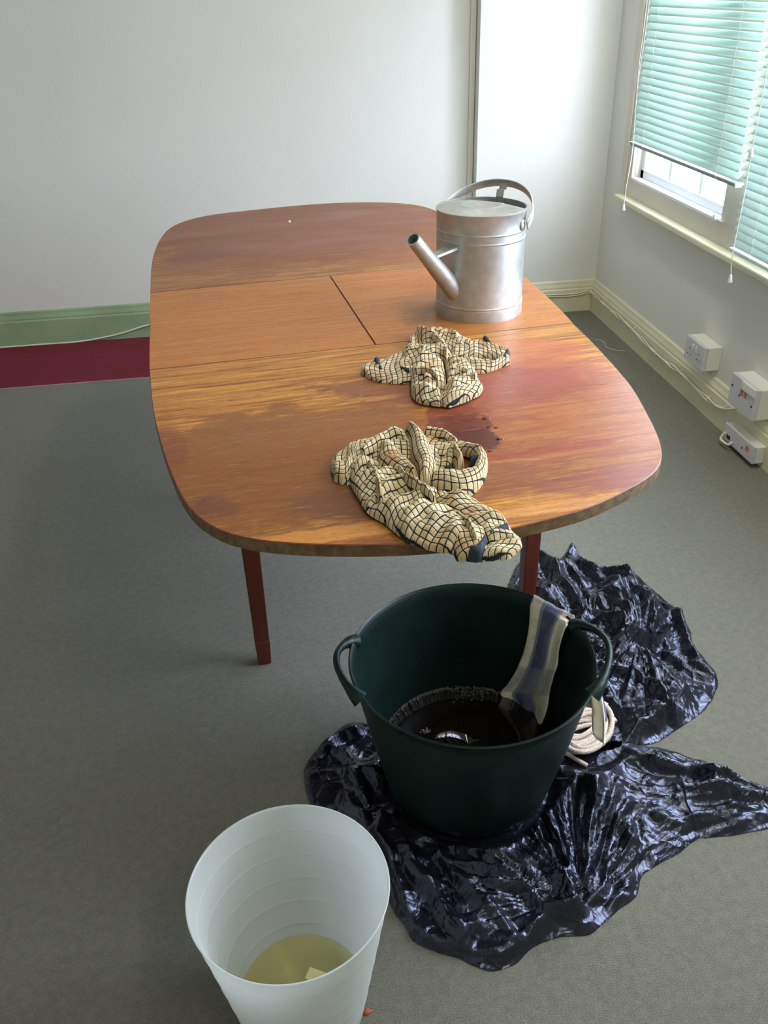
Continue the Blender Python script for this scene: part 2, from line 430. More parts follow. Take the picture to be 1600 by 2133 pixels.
# twisted pair on the right skirting
base = [(1232, 607), (1250, 625), (1272, 645), (1300, 668), (1330, 698), (1362, 731), (1392, 757), (1420, 778), (1450, 808), (1480, 836), (1505, 850), (1535, 852)]
PB = [onx(x, y, XW - .027) for x, y in base]
PB = cr(PB, 150)
for s in (0, 1):
    q = []
    for i, p in enumerate(PB):
        a = i / 150 * 2 * PI * 5 + s * PI; k = .0055 * (0.6 + .6 * math.sin(i * .21))
        q.append((p[0] - .001 + .0022 * math.cos(a), p[1], p[2] + k * math.sin(a)))
    cable('cable', q, .0033, ['upper', 'lower'][s] + ' strand of the white cable pair twisted along the right skirting', 220)
for i in (28, 55, 80, 104, 128, 141):
    p = PB[i]
    cc = thing('cable_clip', (XW - .0205, p[1], p[2]), 'white cable clip on the right skirting, one of the row', 'clip', 'cable clips on the right skirting')
    MB().tube([(0, 0, -.012), (-.010, 0, -.010), (-.013, 0, 0), (-.010, 0, .010), (0, 0, .012)], .002, 6).build('clip', M['plastic'], cc)
pts = [ony(x, y, YB - .026) for x, y in ((1060, 618), (1110, 616), (1160, 614), (1195, 612), (1225, 606))]
cable('cable', pts, .003, 'thin grey white cable along the back skirting beside the corner')
pts = [ony(x, y, YB - .026) for x, y in ((1060, 622), (1110, 620), (1160, 618), (1195, 616), (1228, 609))]
cable('cable', pts, .003, 'lower thin cable along the back skirting beside the corner')

# ------------------------------------------------------------------ table
TZ = 0.74; TH = 0.021
outl = [(352.8,475.4),(331.9,500.5),(317.2,542.4),(313,608.6),(311.8,693),(311.8,773.5),(318.5,853),(329.8,903),(344.4,953.6),(367.5,1012),(386.3,1047.8),(411.4,1077),(453.3,1104),(507.8,1121),(583,1129.5),(650,1133.6),(708.8,1135),(771.6,1134.5),(834,1133.0),(950,1124),(1059,1101.5),(1095,1093),(1160,1077),(1225,1059),(1273.7,1036.5),(1322.5,1012),(1355,992.6),(1374.5,974.7),(1380,955),(1379.4,932.5),(1368,900),(1348.5,861),(1319,809),(1290,773),(1260.7,740.7),(1225,703),(1194,674),(1171,648),(1117,596),(1086.6,570),(1045,533),(1000,497),(955,464),(925,447),(912,440.6),(889,431.4),(855,425),(813.4,421.8),(750.6,421),(667,424.3),(583,431.4),(495,440.6),(436.6,448),(386,459.9)]
W3 = [onz(x, y, TZ) for x, y in outl]
A = onz(313, 770.7, TZ); B = onz(1195, 673, TZ)
TA = math.atan2(B[1] - A[1], B[0] - A[0])
TC = np.array([0.215, 1.99]) + [0, 0]
ca, sa = math.cos(-TA), math.sin(-TA)
def tl(p): x, y = p[0] - TC[0], p[1] - TC[1]; return np.array([ca * x - sa * y, sa * x + ca * y])
loc = np.array([tl(p) for p in W3])
loc = cr(loc, 260, closed=True)
for _ in range(3): loc = (np.roll(loc, 1, 0) + 2 * loc + np.roll(loc, -1, 0)) / 4
s_near = float(np.mean([tl(onz(*q, TZ))[1] for q in ((313, 770.7), (771.6, 718.3), (1195, 673))]))
s_far = float(np.mean([tl(onz(*q, TZ))[1] for q in ((313, 608.6), (694, 571), (876, 560.4))]))
s_x = float(np.mean([tl(onz(*q, TZ))[0] for q in ((694, 571), (771.6, 718.3))]))
print('TABLE', TA, s_near, s_far, s_x, loc.min(0), loc.max(0))
def clip(poly, n, d):      # keep n.p <= d
    out = []
    for i in range(len(poly)):
        a, b = poly[i], poly[(i + 1) % len(poly)]; da, db = n @ a - d, n @ b - d
        if da <= 0: out.append(a)
        if da * db < 0: out.append(a + (b - a) * da / (da - db))
    return out
def wood(name, light, mid, darkc, zones, red=0.0, gl=0.32):
    """veneer with the grain along x; zones = (x, y, rx, ry, strength, colour) worn and stained patches"""
    t = NT(name); v = t.coords('Object')
    g = t.noise(t.coords('Object', (1.6, 38, 1)), 3.0, 5, 0.65, 0.3)
    g2 = t.noise(t.coords('Object', (4, 240, 1)), 2.0, 3, 0.6, 0.2)
    big = t.noise(t.coords('Object', (1.5, 5, 1)), 1.6, 4, 0.6, 0.4)
    c = t.ramp(g, [(0.36, darkc), (0.5, mid), (0.64, light)])
    c = t.mix(t.ramp(g2, [(0.42, (0, 0, 0)), (0.75, (.6, .6, .6))]), c, darkc)
    sep = t.n('ShaderNodeSeparateXYZ'); t.l(v, sep.inputs[0])
    wob = t.noise(t.coords('Object', (5, 11, 1)), 2.2, 5, 0.65, 0.5)
    fib = t.noise(t.coords('Object', (6, 160, 1)), 1.6, 4, 0.75, 0.2)
    for x, y, rx, ry, st, cz in zones:
        wk = .55 if st < 0 else 1.0
        dx = t.math('DIVIDE', t.math('SUBTRACT', sep.outputs[0], x), rx); dy = t.math('DIVIDE', t.math('SUBTRACT', sep.outputs[1], y), ry)
        d = t.math('SQRT', t.math('ADD', t.math('MULTIPLY', dx, dx), t.math('MULTIPLY', dy, dy)))
        d = t.math('ADD', d, t.math('MULTIPLY', t.math('SUBTRACT', wob, .5), 1.5 * wk))
        d = t.math('ADD', d, t.math('MULTIPLY', t.math('SUBTRACT', fib, .5), 0.9 * wk))
        sharp = 0.30 if st > 0 else 0.08; st = abs(st)
        mk = t.ramp(d, [(1 - sharp, (st, st, st)), (1 + sharp, (0, 0, 0))])
        c = t.mix(mk, c, cz)
    grit = t.noise(t.coords('Object', (34, 300, 1)), 2.0, 4, .75)
    c = t.mix(t.ramp(grit, [(.48, (0, 0, 0)), (.64, (.75,) * 3)]), c, t.mix(.55, c, (0.05, 0.02, 0.01, 1)))
    # pale scratches along the grain
    sc = t.noise(t.coords('Object', (9, 420, 1), (0, 0, .04)), 2.0, 2, 0.5)
    c = t.mix(t.math('MULTIPLY', t.ramp(sc, [(0.66, (0, 0, 0)), (0.72, (1, 1, 1))]), .5), c, lin((214, 176, 112)))
    rr = t.ramp(big, [(0.3, (gl, gl, gl)), (0.7, (gl + .16,) * 3)])
    t.set(c, rr, spec=0.34, coat=0.06); t.b.inputs['Coat Roughness'].default_value = 0.16
    t.bump(t.math('ADD', g2, fib), 0.06, 0.002)
    return t.m
L_, Mi, D_ = lin((202, 148, 64)), lin((182, 120, 46)), lin((126, 74, 28))
def zp(x, y): q = tl(onz(x, y, TZ)); return float(q[0]), float(q[1])
def Z(px, rx, ry, st, col): return (*zp(*px), rx, ry, st, lin(col))
Mfront = wood('veneer_front', L_, Mi, D_, [
    Z((640, 965), .46, .28, .9, (122, 72, 34)), Z((1190, 860), .28, .30, .65, (146, 76, 46)),
    Z((560, 900), .22, .10, .6, (134, 86, 44)), Z((820, 800), .16, .07, .8, (112, 62, 42)),
    Z((1050, 800), .22, .12, .8, (140, 68, 52)), Z((1115, 735), .11, .085, -.55, (178, 92, 60)),
    Z((940, 862), .050, .060, -.85, (116, 48, 32)), Z((962, 890), .055, .060, -.9, (96, 36, 24)), Z((985, 915), .050, .050, -.95, (80, 28, 20)),
    Z((770, 1040), .15, .07, .65, (100, 62, 42)), Z((350, 930), .035, .14, .5, (120, 58, 36)),
    Z((445, 1055), .055, .035, .65, (100, 58, 44)), Z((700, 1112), .36, .022, .6, (212, 146, 70)),
    Z((1270, 1000), .15, .040, .55, (134, 70, 72)), Z((1150, 936), .14, .014, .65, (142, 54, 42)),
    Z((1050, 1000), .18, .06, .5, (128, 72, 50)), Z((1180, 1055), .12, .015, .5, (214, 150, 88)),
    Z((1180, 780), .12, .06, .45, (162, 76, 66)), Z((1010, 870), .010, .008, -.6, (140, 60, 40)),
], gl=0.26)
Mback = wood('veneer_back', lin((176, 126, 66)), lin((156, 102, 50)), lin((120, 72, 38)), [
    Z((620, 478), .62, .55, .8, (126, 70, 44)), Z((430, 530), .14, .08, .6, (118, 70, 56)), Z((700, 505), .30, .06, .55, (136, 80, 66)),
    Z((800, 455), .22, .10, .5, (136, 78, 62)), Z((860, 530), .16, .08, .4, (150, 84, 60))], gl=0.34)
Mleaf = wood('veneer_leaf', lin((184, 121, 56)), lin((176, 110, 48)), lin((160, 97, 40)), [
    (0.30, 0.12, 0.16, 0.14, 0.35, lin((150, 84, 54))), (0.34, 0.02, 0.12, 0.04, 0.35, lin((120, 66, 44)))], gl=0.30)
t = NT('worn_board_edge'); v = t.coords(); n1 = t.noise(v, 60, 4, .7); n2 = t.noise(v, 9, 3)
t.set(t.mix(t.ramp(n2, [(.35, (.2,) * 3), (.65, (.8,) * 3)]), t.ramp(n1, [(.3, lin((70, 58, 38))), (.7, lin((138, 122, 84)))]), t.ramp(n1, [(.3, lin((88, 58, 34))), (.7, lin((120, 88, 52)))])), .7)
t.bump(n1, .4, .002); M['edge'] = t.m
M['lip'] = painted('red_brown_lip', lin((120, 54, 30)), .45, .2, 12)
table = thing('extending_table', (TC[0], TC[1], 0), 'worn orange brown wooden extending table with watering can and cloths on it', 'table', rotz=TA)
def slab(name, poly, mat, lab=None):
    P = [np.array(p) for p in poly]; n = len(P); mb = MB()
    c = np.mean(P, 0)
    def ring(inset, z): return [(*(p + (c - p) / np.linalg.norm(c - p) * inset), z) for p in P]
    rings = [ring(.0015, TZ), ring(0, TZ - .0012), ring(0, TZ - TH + .001), ring(.001, TZ - TH)]
    mb.add(rings[0], [tuple(range(n))], 0)
    mb.grid([rings[1], rings[0]], closed_v=True, mi=2)
    mb.grid([rings[2], rings[1]], closed_v=True, mi=1); mb.grid([rings[3], rings[2]], closed_v=True, mi=1)
    mb.add(rings[3], [tuple(range(n))[::-1]], 1)
    o = mb.build(name, [mat, M['edge'], M['lip']], table, smooth=False)
    if lab: o['label'] = lab
    return o
pl = list(loc); ex, ey = np.array([1., 0]), np.array([0., 1])
g = .0009
slab('tabletop_panel', clip(pl, ey, s_near - g), Mfront, 'stained and wet front panel')
slab('tabletop_panel', clip(pl, -ey, -(s_far + g)), Mback, 'dull worn rear panel')
mid = clip(clip(pl, -ey, -(s_near + g)), ey, s_far - g)
slab('center_leaf', clip(mid, ex, s_x - g), Mleaf, 'plain left half of the centre leaf')
slab('center_leaf', clip(mid, -ex, -(s_x + g)), Mleaf, 'right half of the centre leaf under the can')
# dark seam hinge recess and under-frame
t = NT('leg_wood'); v = t.coords('Object', (20, 20, 2)); n1 = t.noise(v, 3, 4, .6)
t.set(t.ramp(n1, [(.3, lin((82, 34, 22))), (.7, lin((106, 46, 30)))]), .42); M['leg'] = t.m
lx0, ly0 = tl(onz(551, 1376)); 
q = tl(onz(1085, 1385))
lx1 = lx0 + 0.655 if False else float(tl(np.array([0.578, 1.70, 0]))[0])
print('LEG', lx0, ly0, q, lx1)
LY1 = ly0 + .72
fr = MB()
z0, z1 = TZ - TH - .07, TZ - TH - .0005
fr.box((lx0, ly0 - .012, z0), (lx1, ly0 + .012, z1)).box((lx0, LY1 - .012, z0), (lx1, LY1 + .012, z1))
fr.box((lx0 - .012, ly0, z0), (lx0 + .012, LY1, z1)).box((lx1 - .012, ly0, z0), (lx1 + .012, LY1, z1))
fr.box((-.02, loc.min(0)[1] + .12, z1 - .02), (.02, loc.max(0)[1] - .12, z1))
fr.build('apron', M['leg'], table, smooth=False)
for lx, ly in ((lx0, ly0), (lx1, ly0), (lx0, LY1), (lx1, LY1)):
    lg = MB().frustum((lx, ly, .072), .034, (lx, ly, z1 - .0005), .047).build('leg', M['leg'], table, smooth=False, bevel=.0025)
    MB().frustum((lx, ly, .0), .031, (lx, ly, .070), .036).build('foot', M['leg'], lg, smooth=False, bevel=.0025)
    MB().frustum((lx, ly, .0695), .0325, (lx, ly, .0725), .0325).build('groove', M['lip'], lg, smooth=False)

# water drops on the table
t = NT('water'); t.t.nodes.remove(t.b)
tr = t.n('ShaderNodeBsdfTransparent'); tr.inputs[0].default_value = (0.72, 0.6, 0.5, 1)
gl = t.n('ShaderNodeBsdfGlossy'); gl.inputs['Roughness'].default_value = 0.03
fr = t.n('ShaderNodeFresnel'); mx = t.n('ShaderNodeMixShader')
t.l(fr.outputs[0], mx.inputs[0]); t.l(tr.outputs[0], mx.inputs[1]); t.l(gl.outputs[0], mx.inputs[2]); t.l(mx.outputs[0], t.out.inputs[0]); M['water'] = t.m
for x, y, s in ((1012, 872, .010), (1018, 890, .006), (1034, 891, .006), (1041, 915, .009), (1021, 940, .006), (1008, 866, .005)):
    p = onz(x, y, TZ); mb = MB(); s *= .7; mb.lathe([(s * .999, 0), (s * .85, s * .13), (s * .5, s * .22), (0.00001, s * .26)], n=16)
    o = mb.build('water_drop', M['water']); o.location = (p[0], p[1], TZ); o.scale = (1.15, .7, 1)
    tag(o, 'small water drop on the table right of the wet patch', 'water drop', 'water drops on the table')

# ------------------------------------------------------------------ watering can
t = NT('galvanised_steel'); v = t.coords(); vo = t.n('ShaderNodeTexVoronoi'); vo.inputs['Scale'].default_value = 55; t.l(v, vo.inputs[0])
n1 = t.noise(v, 9, 4)
t.set(t.mix(.5, t.ramp(n1, [(.3, lin((176, 177, 170))), (.7, lin((206, 207, 202)))]), t.ramp(vo.outputs['Distance'], [(0, (1, 1, 1)), (1, (.6, .6, .6))]), 'MULTIPLY'), t.ramp(n1, [(.3, (.44,) * 3), (.7, (.58,) * 3)]), metal=0.8)
t.bump(t.noise(v, 18, 2), .06, .01); M['zinc'] = t.m
CR_, CHH = 0.0985, 0.232
cc_ = onz(995, 677, TZ); CC = (0.484, 1.937)
SPD = np.array([-0.80, -0.60]); SPD /= np.linalg.norm(SPD)     # spout direction in plan
SA = math.atan2(SPD[1], SPD[0])
can = thing('watering_can', (CC[0], CC[1], TZ), 'galvanised metal watering can with open spout standing on the table', 'watering can', rotz=SA)
R_ = CR_
def ridge(z, a=.0012): return [(R_, z - .0034), (R_, z - .002), (R_ + a, z - .0006), (R_ + a, z + .0006), (R_, z + .002), (R_, z + .0034)]
prof = [(0.0001, .006), (R_ - .004, .006), (R_ - .002, 0), (R_ + .0012, 0), (R_ + .0012, .026)] + ridge(.030) + [(R_, .10)] + ridge(.172) + ridge(.190) + [(R_, CHH - .004), (R_ + .002, CHH - .002), (R_ + .002, CHH + .001), (R_ - .0015, CHH + .001), (R_ - .0015, CHH - .006), (R_ - .003, .01), (.0001, .009)]
MB().lathe(prof, n=128).build('body', M['zinc'], can, auto=50)
# lid over the spout side, chord open to the back; local +x = spout
mb = MB(); xc = -0.020; rows = []
for i in range(25):
    tt = i / 24; row = []
    # from rim arc inwards to the chord x = xc
    for k in range(65):
        a0 = math.acos(max(-1, xc / (R_ - .001))); a = -a0 + 2 * a0 * k / 64
        px, py = (R_ - .001) * math.cos(a), (R_ - .001) * math.sin(a)
        qx = xc - 0.004 * math.cos(py / R_ * PI / 2); qy = py
        x = px + (qx - px) * tt; y = py + (qy - py) * tt
        rr = math.hypot(x, y); dome = .005 * min(1, max(0, (R_ - rr) / (R_ * .42)))
        emb = .0022 / (1 + math.exp((rr - .050) / .0012))
        row.append((x, y, CHH - .001 + dome + emb))
    rows.append(row)
lid = mb.grid(rows, flip=True).build('lid', M['zinc'], can); TURN = math.radians(14); lid.rotation_euler = (0, 0, TURN)
md = lid.modifiers.new('th', 'SOLIDIFY'); md.thickness = .0012
# spout
s0 = np.array([R_ * .80, 0, .058]); s1 = np.array([R_ + .122, 0, .205])
spm = MB(); n = 28; P = []
dirv = (s1 - s0) / np.linalg.norm(s1 - s0)
side = np.array([0, 1, 0]); upv = np.cross(dirv, side)
for i in range(21):
    tt = i / 20; c = s0 + (s1 - s0) * tt; r_ = .0225 - .0085 * tt
    if i == 20: r_ = .0150
    P.append([tuple(c + side * r_ * math.cos(2 * PI * k / n) + upv * r_ * math.sin(2 * PI * k / n)) for k in range(n)])
for i, (tt, r_) in enumerate(((1.0, .0118), (.55, .0140))):
    c = s0 + (s1 - s0) * tt
    P.append([tuple(c + side * r_ * math.cos(2 * PI * k / n) + upv * r_ * math.sin(2 * PI * k / n)) for k in range(n)])
spo = spm.grid(P, closed_v=True).build('spout', M['zinc'], can, auto=40)
c = s0 + (s1 - s0) * .56
MB().add([tuple(c + side * .0138 * math.cos(2 * PI * k / n) + upv * .0138 * math.sin(2 * PI * k / n)) for k in range(n)], [tuple(range(n))]).build('spout_inside', M['dark'], spo)
# flat brace from spout to body
ps = s0 + (s1 - s0) * .60
mb = MB(); rows = []
for xx, zz, hw in ((ps[0] - .006, ps[2] + .012, .011), (R_ - .002, .166, .019)):
    rows.append([(xx, -hw, zz - .004), (xx, -hw * .8, zz), (xx, hw * .8, zz), (xx, hw, zz - .004)])
br = mb.grid(rows).build('brace', M['zinc'], can, smooth=False); md = br.modifiers.new('th', 'SOLIDIFY'); md.thickness = .002
# hoop handle: riveted at both sides, leaning back over the opening
mb = MB(); rows = []; lean = math.radians(28)
axis_z = CHH - .030
for i in range(61):
    a = PI * i / 60; yy = math.cos(a) * (R_ + .010) ; hh = math.sin(a) ** .9 * .128
    bx = -hh * math.cos(lean); bz = hh * math.sin(lean)
    tn = Vector((-math.cos(lean), 0, math.sin(lean)))        # in-plane up
    nr = Vector((math.sin(lean), 0, math.cos(lean)))         # strip width direction
    w2 = .0100
    outv = Vector((0, math.cos(a), 0)) + tn * math.sin(a)
    p = Vector((bx, yy, axis_z + bz))
    rows.append([tuple(p - nr * w2 + outv * .001), tuple(p - nr * w2 * .8 - outv * .0005), tuple(p - nr * 0), tuple(p + nr * w2 * .8 - outv * .0005), tuple(p + nr * w2 + outv * .001)])
hd = mb.grid(rows).build('handle', M['zinc'], can); hd.rotation_euler = (0, 0, TURN); md = hd.modifiers.new('th', 'SOLIDIFY'); md.thickness = .0022
for s in (-1, 1):
    mb = MB().lathe([(0.0001, 0), (.011, 0), (.012, .002), (.010, .005), (.0001, .006)], n=24)
    o = mb.build('handle_lug', M['zinc'], can); o.location = (-math.sin(TURN) * s * (R_ - .001), math.cos(TURN) * s * (R_ - .001), axis_z); o.rotation_euler = (-s * PI / 2, 0, TURN)
# back stay from inside wall up to the handle, with rivets
mb = MB(); rows = []
top = Vector((-.128 * math.cos(lean), 0, axis_z + .128 * math.sin(lean)))
for p in ((-R_ + .003, CHH - .030), (-R_ + .004, CHH + .004), (-R_ - .0, CHH + .018), (top.x + .002, top.z - .012), (top.x, top.z)):
    rows.append([(p[0], -.009, p[1]), (p[0], .009, p[1])])
st = mb.grid(rows).build('handle_stay', M['zinc'], can, smooth=False); st.rotation_euler = (0, 0, TURN); md = st.modifiers.new('th', 'SOLIDIFY'); md.thickness = .002
for s in (-1, 1):
    o = MB().lathe([(0.0001, .004), (.003, .002), (.0038, 0)], n=12).build('rivet', M['zinc'], st); o.location = (-R_ + .004, s * .005, CHH - .018); o.rotation_euler = (0, PI / 2, 0)

# ------------------------------------------------------------------ check cloths on the table
CELL = 0.0104
def terry(name, c0, c1, stain):
    t = NT(name); uv = t.n('ShaderNodeTexCoord').outputs['UV']
    sep = t.n('ShaderNodeSeparateXYZ'); t.l(uv, sep.inputs[0])
    lines = None
    wv = t.noise(t.coords('Object'), 160, 2)
    for k in (0, 1):
        f = t.math('FRACT', t.math('ADD', sep.outputs[k], t.math('MULTIPLY', t.math('SUBTRACT', wv, .5), .12)))
        d = t.math('ABSOLUTE', t.math('SUBTRACT', f, .5))        # .5 at the line
        m = t.ramp(d, [(.398, (0, 0, 0)), (.438, (1, 1, 1))])
        lines = m if lines is None else t.math('MAXIMUM', lines, m)
    cellv = t.n('ShaderNodeTexWhiteNoise'); fl = t.n('ShaderNodeVectorMath', operation='FLOOR'); t.l(uv, fl.inputs[0]); t.l(fl.outputs[0], cellv.inputs[0])
    base = t.ramp(cellv.outputs[0], [(0.0, c0), (1.0, c1)])
    st = t.ramp(t.noise(t.coords('Object'), 13, 3, .6), [(.50, (0, 0, 0)), (.68, (.75,) * 3)])
    base = t.mix(st, base, stain)
    base = t.mix(t.ramp(t.noise(t.coords('Object'), 500, 2), [(.3, (.25,) * 3), (.6, (0, 0, 0))]), base, lin((150, 122, 76)))
    t.set(t.mix(lines, base, lin((38, 44, 46))), .9, spec=.15)
    t.bump(t.math('ADD', t.noise(t.coords('Object'), 700, 2), t.math('MULTIPLY', lines, -.6)), .7, .0025)
    return t.m
M['terry'] = terry('check_terry', lin((196, 176, 134)), lin((226, 214, 176)), lin((188, 140, 90)))
M['terry2'] = terry('check_terry_stained', lin((194, 172, 132)), lin((224, 210, 174)), lin((164, 110, 70)))
M['navy'] = painted('navy_band_and_shade', lin((38, 50, 62)), .85, .1, 60, .3)
def ncoord(x, y, z, s): return mnoise.noise(Vector((x * s, y * s, z * s)))
def patch(mb, L, Rr, h, off=(0, 0), base=.0, sx=3.478, ox=660, oy=660, mi=0, seed=0, wr=.004, expo=.5, endt=(.12, .12), droop=True, uvrot=0.0, minb=0.0):
    to = lambda q: onz(ox + q[0] / sx, oy + q[1] / sx, TZ + base + h * .3)[:2]
    Lw = np.array([to(q) for q in L]); Rw = np.array([to(q) for q in Rr])
    ln = np.sum(np.linalg.norm(np.diff(Lw, axis=0), axis=1)); wd_ = np.mean([np.linalg.norm(a - b) for a, b in zip(cr(Lw, 20), cr(Rw, 20))])
    n = max(10, int(ln / .0020)); m = max(8, int((wd_ + h) / .0020))
    Lc, Rc = cr(Lw, n), cr(Rw, n)
    mid_ = (Lc + Rc) / 2; s = np.r_[0, np.cumsum(np.linalg.norm(np.diff(mid_, axis=0), axis=1))]
    P, UV = [], []
    for i in range(n):
        row, uvr = [], []; u = s[i] / CELL
        e = min(1, (i / n) / max(endt[0], 1e-3), (1 - i / (n - 1)) / max(endt[1], 1e-3)); e = math.sqrt(max(0, 1 - (1 - e) ** 2))
        wloc = np.linalg.norm(Rc[i] - Lc[i]) + .7 * h
        for j in range(m):
            tt = j / (m - 1); q = Lc[i] * (1 - tt) + Rc[i] * tt
            dome = max(0, 1 - (2 * tt - 1) ** 2) ** expo
            vv = (tt - .5) * wloc / CELL
            wig = wr * (mnoise.noise(Vector((q[0] * 38 + seed, q[1] * 38, seed))) + .6 * mnoise.noise(Vector((s[i] * 70, vv * .35, seed + 5))))
            fold = wr * 1.3 * (.5 - abs(mnoise.noise(Vector((s[i] * 25 + seed, vv * .12, seed + 9)))) * 1.8)
            uu_, vv_ = u + off[0] + .35 * math.sin(vv * .5 + seed), vv + off[1] + .3 * math.sin(u * .45 + seed * 2)
            if uvrot:
                cu, su = math.cos(uvrot), math.sin(uvrot); uu_, vv_ = uu_ * cu - vv_ * su, uu_ * su + vv_ * cu
            puff = .0012 * (abs(math.sin(PI * uu_)) * abs(math.sin(PI * vv_))) ** .5
            z = base + (h * dome + (wig + fold) * dome + puff * dome ** .3) * (minb + (1 - minb) * e)
            z = max(z, base * .5)
            zz = TZ + max(z, .0006)
            row.append((q[0], q[1], zz)); uvr.append((uu_ , vv_ ))
        P.append(row); UV.append(uvr)
    mb.grid(P, UV, mi=mi, flip=True)
# near cloth
mb = MB()
patch(mb, [(105,1130),(150,1180),(230,1200),(380,1110),(520,1060),(650,1060),(750,1100),(850,1120),(940,1090),(1030,1040)], [(100,1040),(190,960),(310,890),(420,865),(530,850),(650,835),(760,845),(890,865),(1010,915),(1040,985)], .018, seed=1, wr=.005)
patch(mb, [(240,1080),(240,1180),(300,1290),(370,1400),(500,1480),(620,1580),(760,1650),(900,1680),(990,1695)], [(330,1000),(450,1060),(600,1140),(760,1200),(870,1245),(870,1330),(930,1380),(1060,1440),(1200,1560)], .022, seed=2, wr=.009, expo=.38, base=.004)
patch(mb, [(870,1270),(860,1340),(960,1420),(1060,1480),(1140,1550),(1190,1620),(1225,1690)], [(930,1270),(1030,1310),(1180,1360),(1300,1430),(1370,1490),(1410,1540),(1485,1650)], .016, seed=3, wr=.008, expo=.4, off=(.4, .2), endt=(.2, .04))
patch(mb, [(960,1590),(980,1660),(1000,1720),(1030,1750),(1100,1742)], [(1220,1540),(1235,1580),(1235,1640),(1232,1690),(1200,1730)], .020, seed=4, wr=.005, expo=.4, base=.002, endt=(.1, .10))
patch(mb, [(1220,1560),(1225,1640),(1180,1740),(1190,1765)], [(1390,1510),(1430,1580),(1490,1650),(1400,1740)], .014, seed=5, wr=.004, expo=.4, endt=(.1, .12))
# curl on the right
patch(mb, [(850,1010),(900,1040),(960,1030),(1040,1000),(1100,1010),(1140,1060),(1130,1110),(1060,1140),(980,1150),(900,1130),(830,1120)], [(850,930),(960,950),(1070,955),(1170,975),(1235,1020),(1232,1120),(1170,1230),(1060,1290),(930,1270),(830,1220),(760,1190)], .026, seed=6, wr=.004, expo=.45, off=(.2, .5))
patch(mb, [(980,1000),(990,1060),(1010,1120)], [(1010,980),(1060,1040),(1070,1100)], .030, seed=7, wr=.003, off=(.1, .3))
# crest and inner folds
patch(mb, [(630,830),(670,960),(690,1080),(740,1190),(770,1200)], [(680,830),(790,910),(850,1020),(870,1120),(810,1200)], .036, seed=8, wr=.004, off=(.3, .1), base=.004)
patch(mb, [(470,950),(440,1040),(450,1100),(540,1150),(700,1205)], [(545,925),(600,990),(660,1070),(710,1130),(755,1200)], .032, seed=9, wr=.005, off=(.6, .2), base=.004)
patch(mb, [(300,1000),(400,940),(480,900),(560,870),(640,850)], [(330,1060),(420,1010),(500,960),(590,930),(690,960)], .030, seed=10, wr=.004, off=(.6, .7), base=.003)
patch(mb, [(110,1060),(170,1060),(240,1000),(300,920)], [(120,1170),(210,1190),(260,1120),(320,1010)], .022, seed=11, wr=.005, off=(.1, .7))
patch(mb, [(760,850),(860,850),(980,890),(1040,960)], [(770,880),(850,900),(940,935),(1000,980)], .026, seed=12, wr=.003, off=(.5, .2))
# small folds
patch(mb, [(560,1180),(640,1260),(740,1330),(840,1400)], [(600,1160),(690,1230),(790,1300),(880,1380)], .034, seed=31, wr=.005, off=(.3,.3), base=.004)
patch(mb, [(980,1480),(1040,1540),(1100,1620),(1130,1690)], [(1030,1460),(1090,1520),(1150,1600),(1180,1680)], .028, seed=32, wr=.005, off=(.3,.3), base=.003)
patch(mb, [(340,1120),(400,1200),(430,1300),(440,1400)], [(380,1100),(450,1190),(480,1290),(500,1400)], .031, seed=33, wr=.004, off=(.3,.3), base=.004)
# navy bands, and a dark patch for shade inside the curl
patch(mb, [(1236,1600),(1300,1560),(1380,1525)], [(1240,1640),(1320,1620),(1400,1560)], .0175, mi=1, seed=3, wr=.001, expo=.3, base=.003)
patch(mb, [(1085,1715),(1150,1700),(1215,1630)], [(1090,1745),(1190,1745),(1240,1650)], .0215, mi=1, seed=4, wr=.001, expo=.3, base=.002)
patch(mb, [(920,1060),(950,1070),(980,1055)], [(925,1090),(960,1135),(1000,1120)], .006, mi=1, seed=4, wr=.001)  # shade in the hollow of the curl, laid in as dark cloth
patch(mb, [(1100,1075),(1150,1068),(1215,1080)], [(1105,1110),(1160,1098),(1225,1115)], .0275, mi=1, seed=4, wr=.001, expo=.3, base=.001)
o = mb.build('check_cloth', [M['terry'], M['navy']])
tag(o, 'crumpled beige check cloth with navy bands hanging over the front table edge', 'cloth')
# far cloth
mb = MB()
patch(mb, [(320,400),(400,450),(500,470),(620,475),(720,450)], [(325,385),(400,320),(500,300),(620,250),(760,240)], .014, seed=21, wr=.004, expo=.4, endt=(.1, .1))
patch(mb, [(670,220),(720,235),(800,220),(880,250),(960,260),(1060,275),(1150,270)], [(665,170),(720,110),(820,100),(950,100),(1030,150),(1110,165),(1150,215)], .024, seed=22, wr=.010, expo=.42, off=(.3, .6))
patch(mb, [(600,260),(640,340),(680,440),(680,530),(730,600),(850,625)], [(790,220),(890,290),(930,390),(935,480),(910,560),(895,630)], .021, seed=23, wr=.011, expo=.4, base=.003, off=(.2, .3))
patch(mb, [(920,330),(940,420),(935,500),(890,560),(890,620),(960,640)], [(1060,300),(1120,370),(1165,430),(1205,490),(1180,550),(1080,600)], .018, seed=24, wr=.010, expo=.4, base=.003, off=(.5, .3))
patch(mb, [(1080,380),(1150,405),(1250,390),(1350,355),(1405,335)], [(1060,310),(1180,305),(1300,320),(1350,290),(1395,262)], .013, seed=25, wr=.004, expo=.4, endt=(.1, .1))
patch(mb, [(950,300),(1080,300),(1180,300),(1300,310),(1380,300)], [(1010,190),(1110,210),(1200,175),(1290,225),(1390,250)], .018, seed=26, wr=.006, expo=.45, off=(.1, .7), endt=(.1, .1))
patch(mb, [(780,290),(830,260),(900,250),(960,300)], [(730,330),(800,330),(900,330),(940,350)], .034, seed=27, wr=.004, off=(.4, .5))
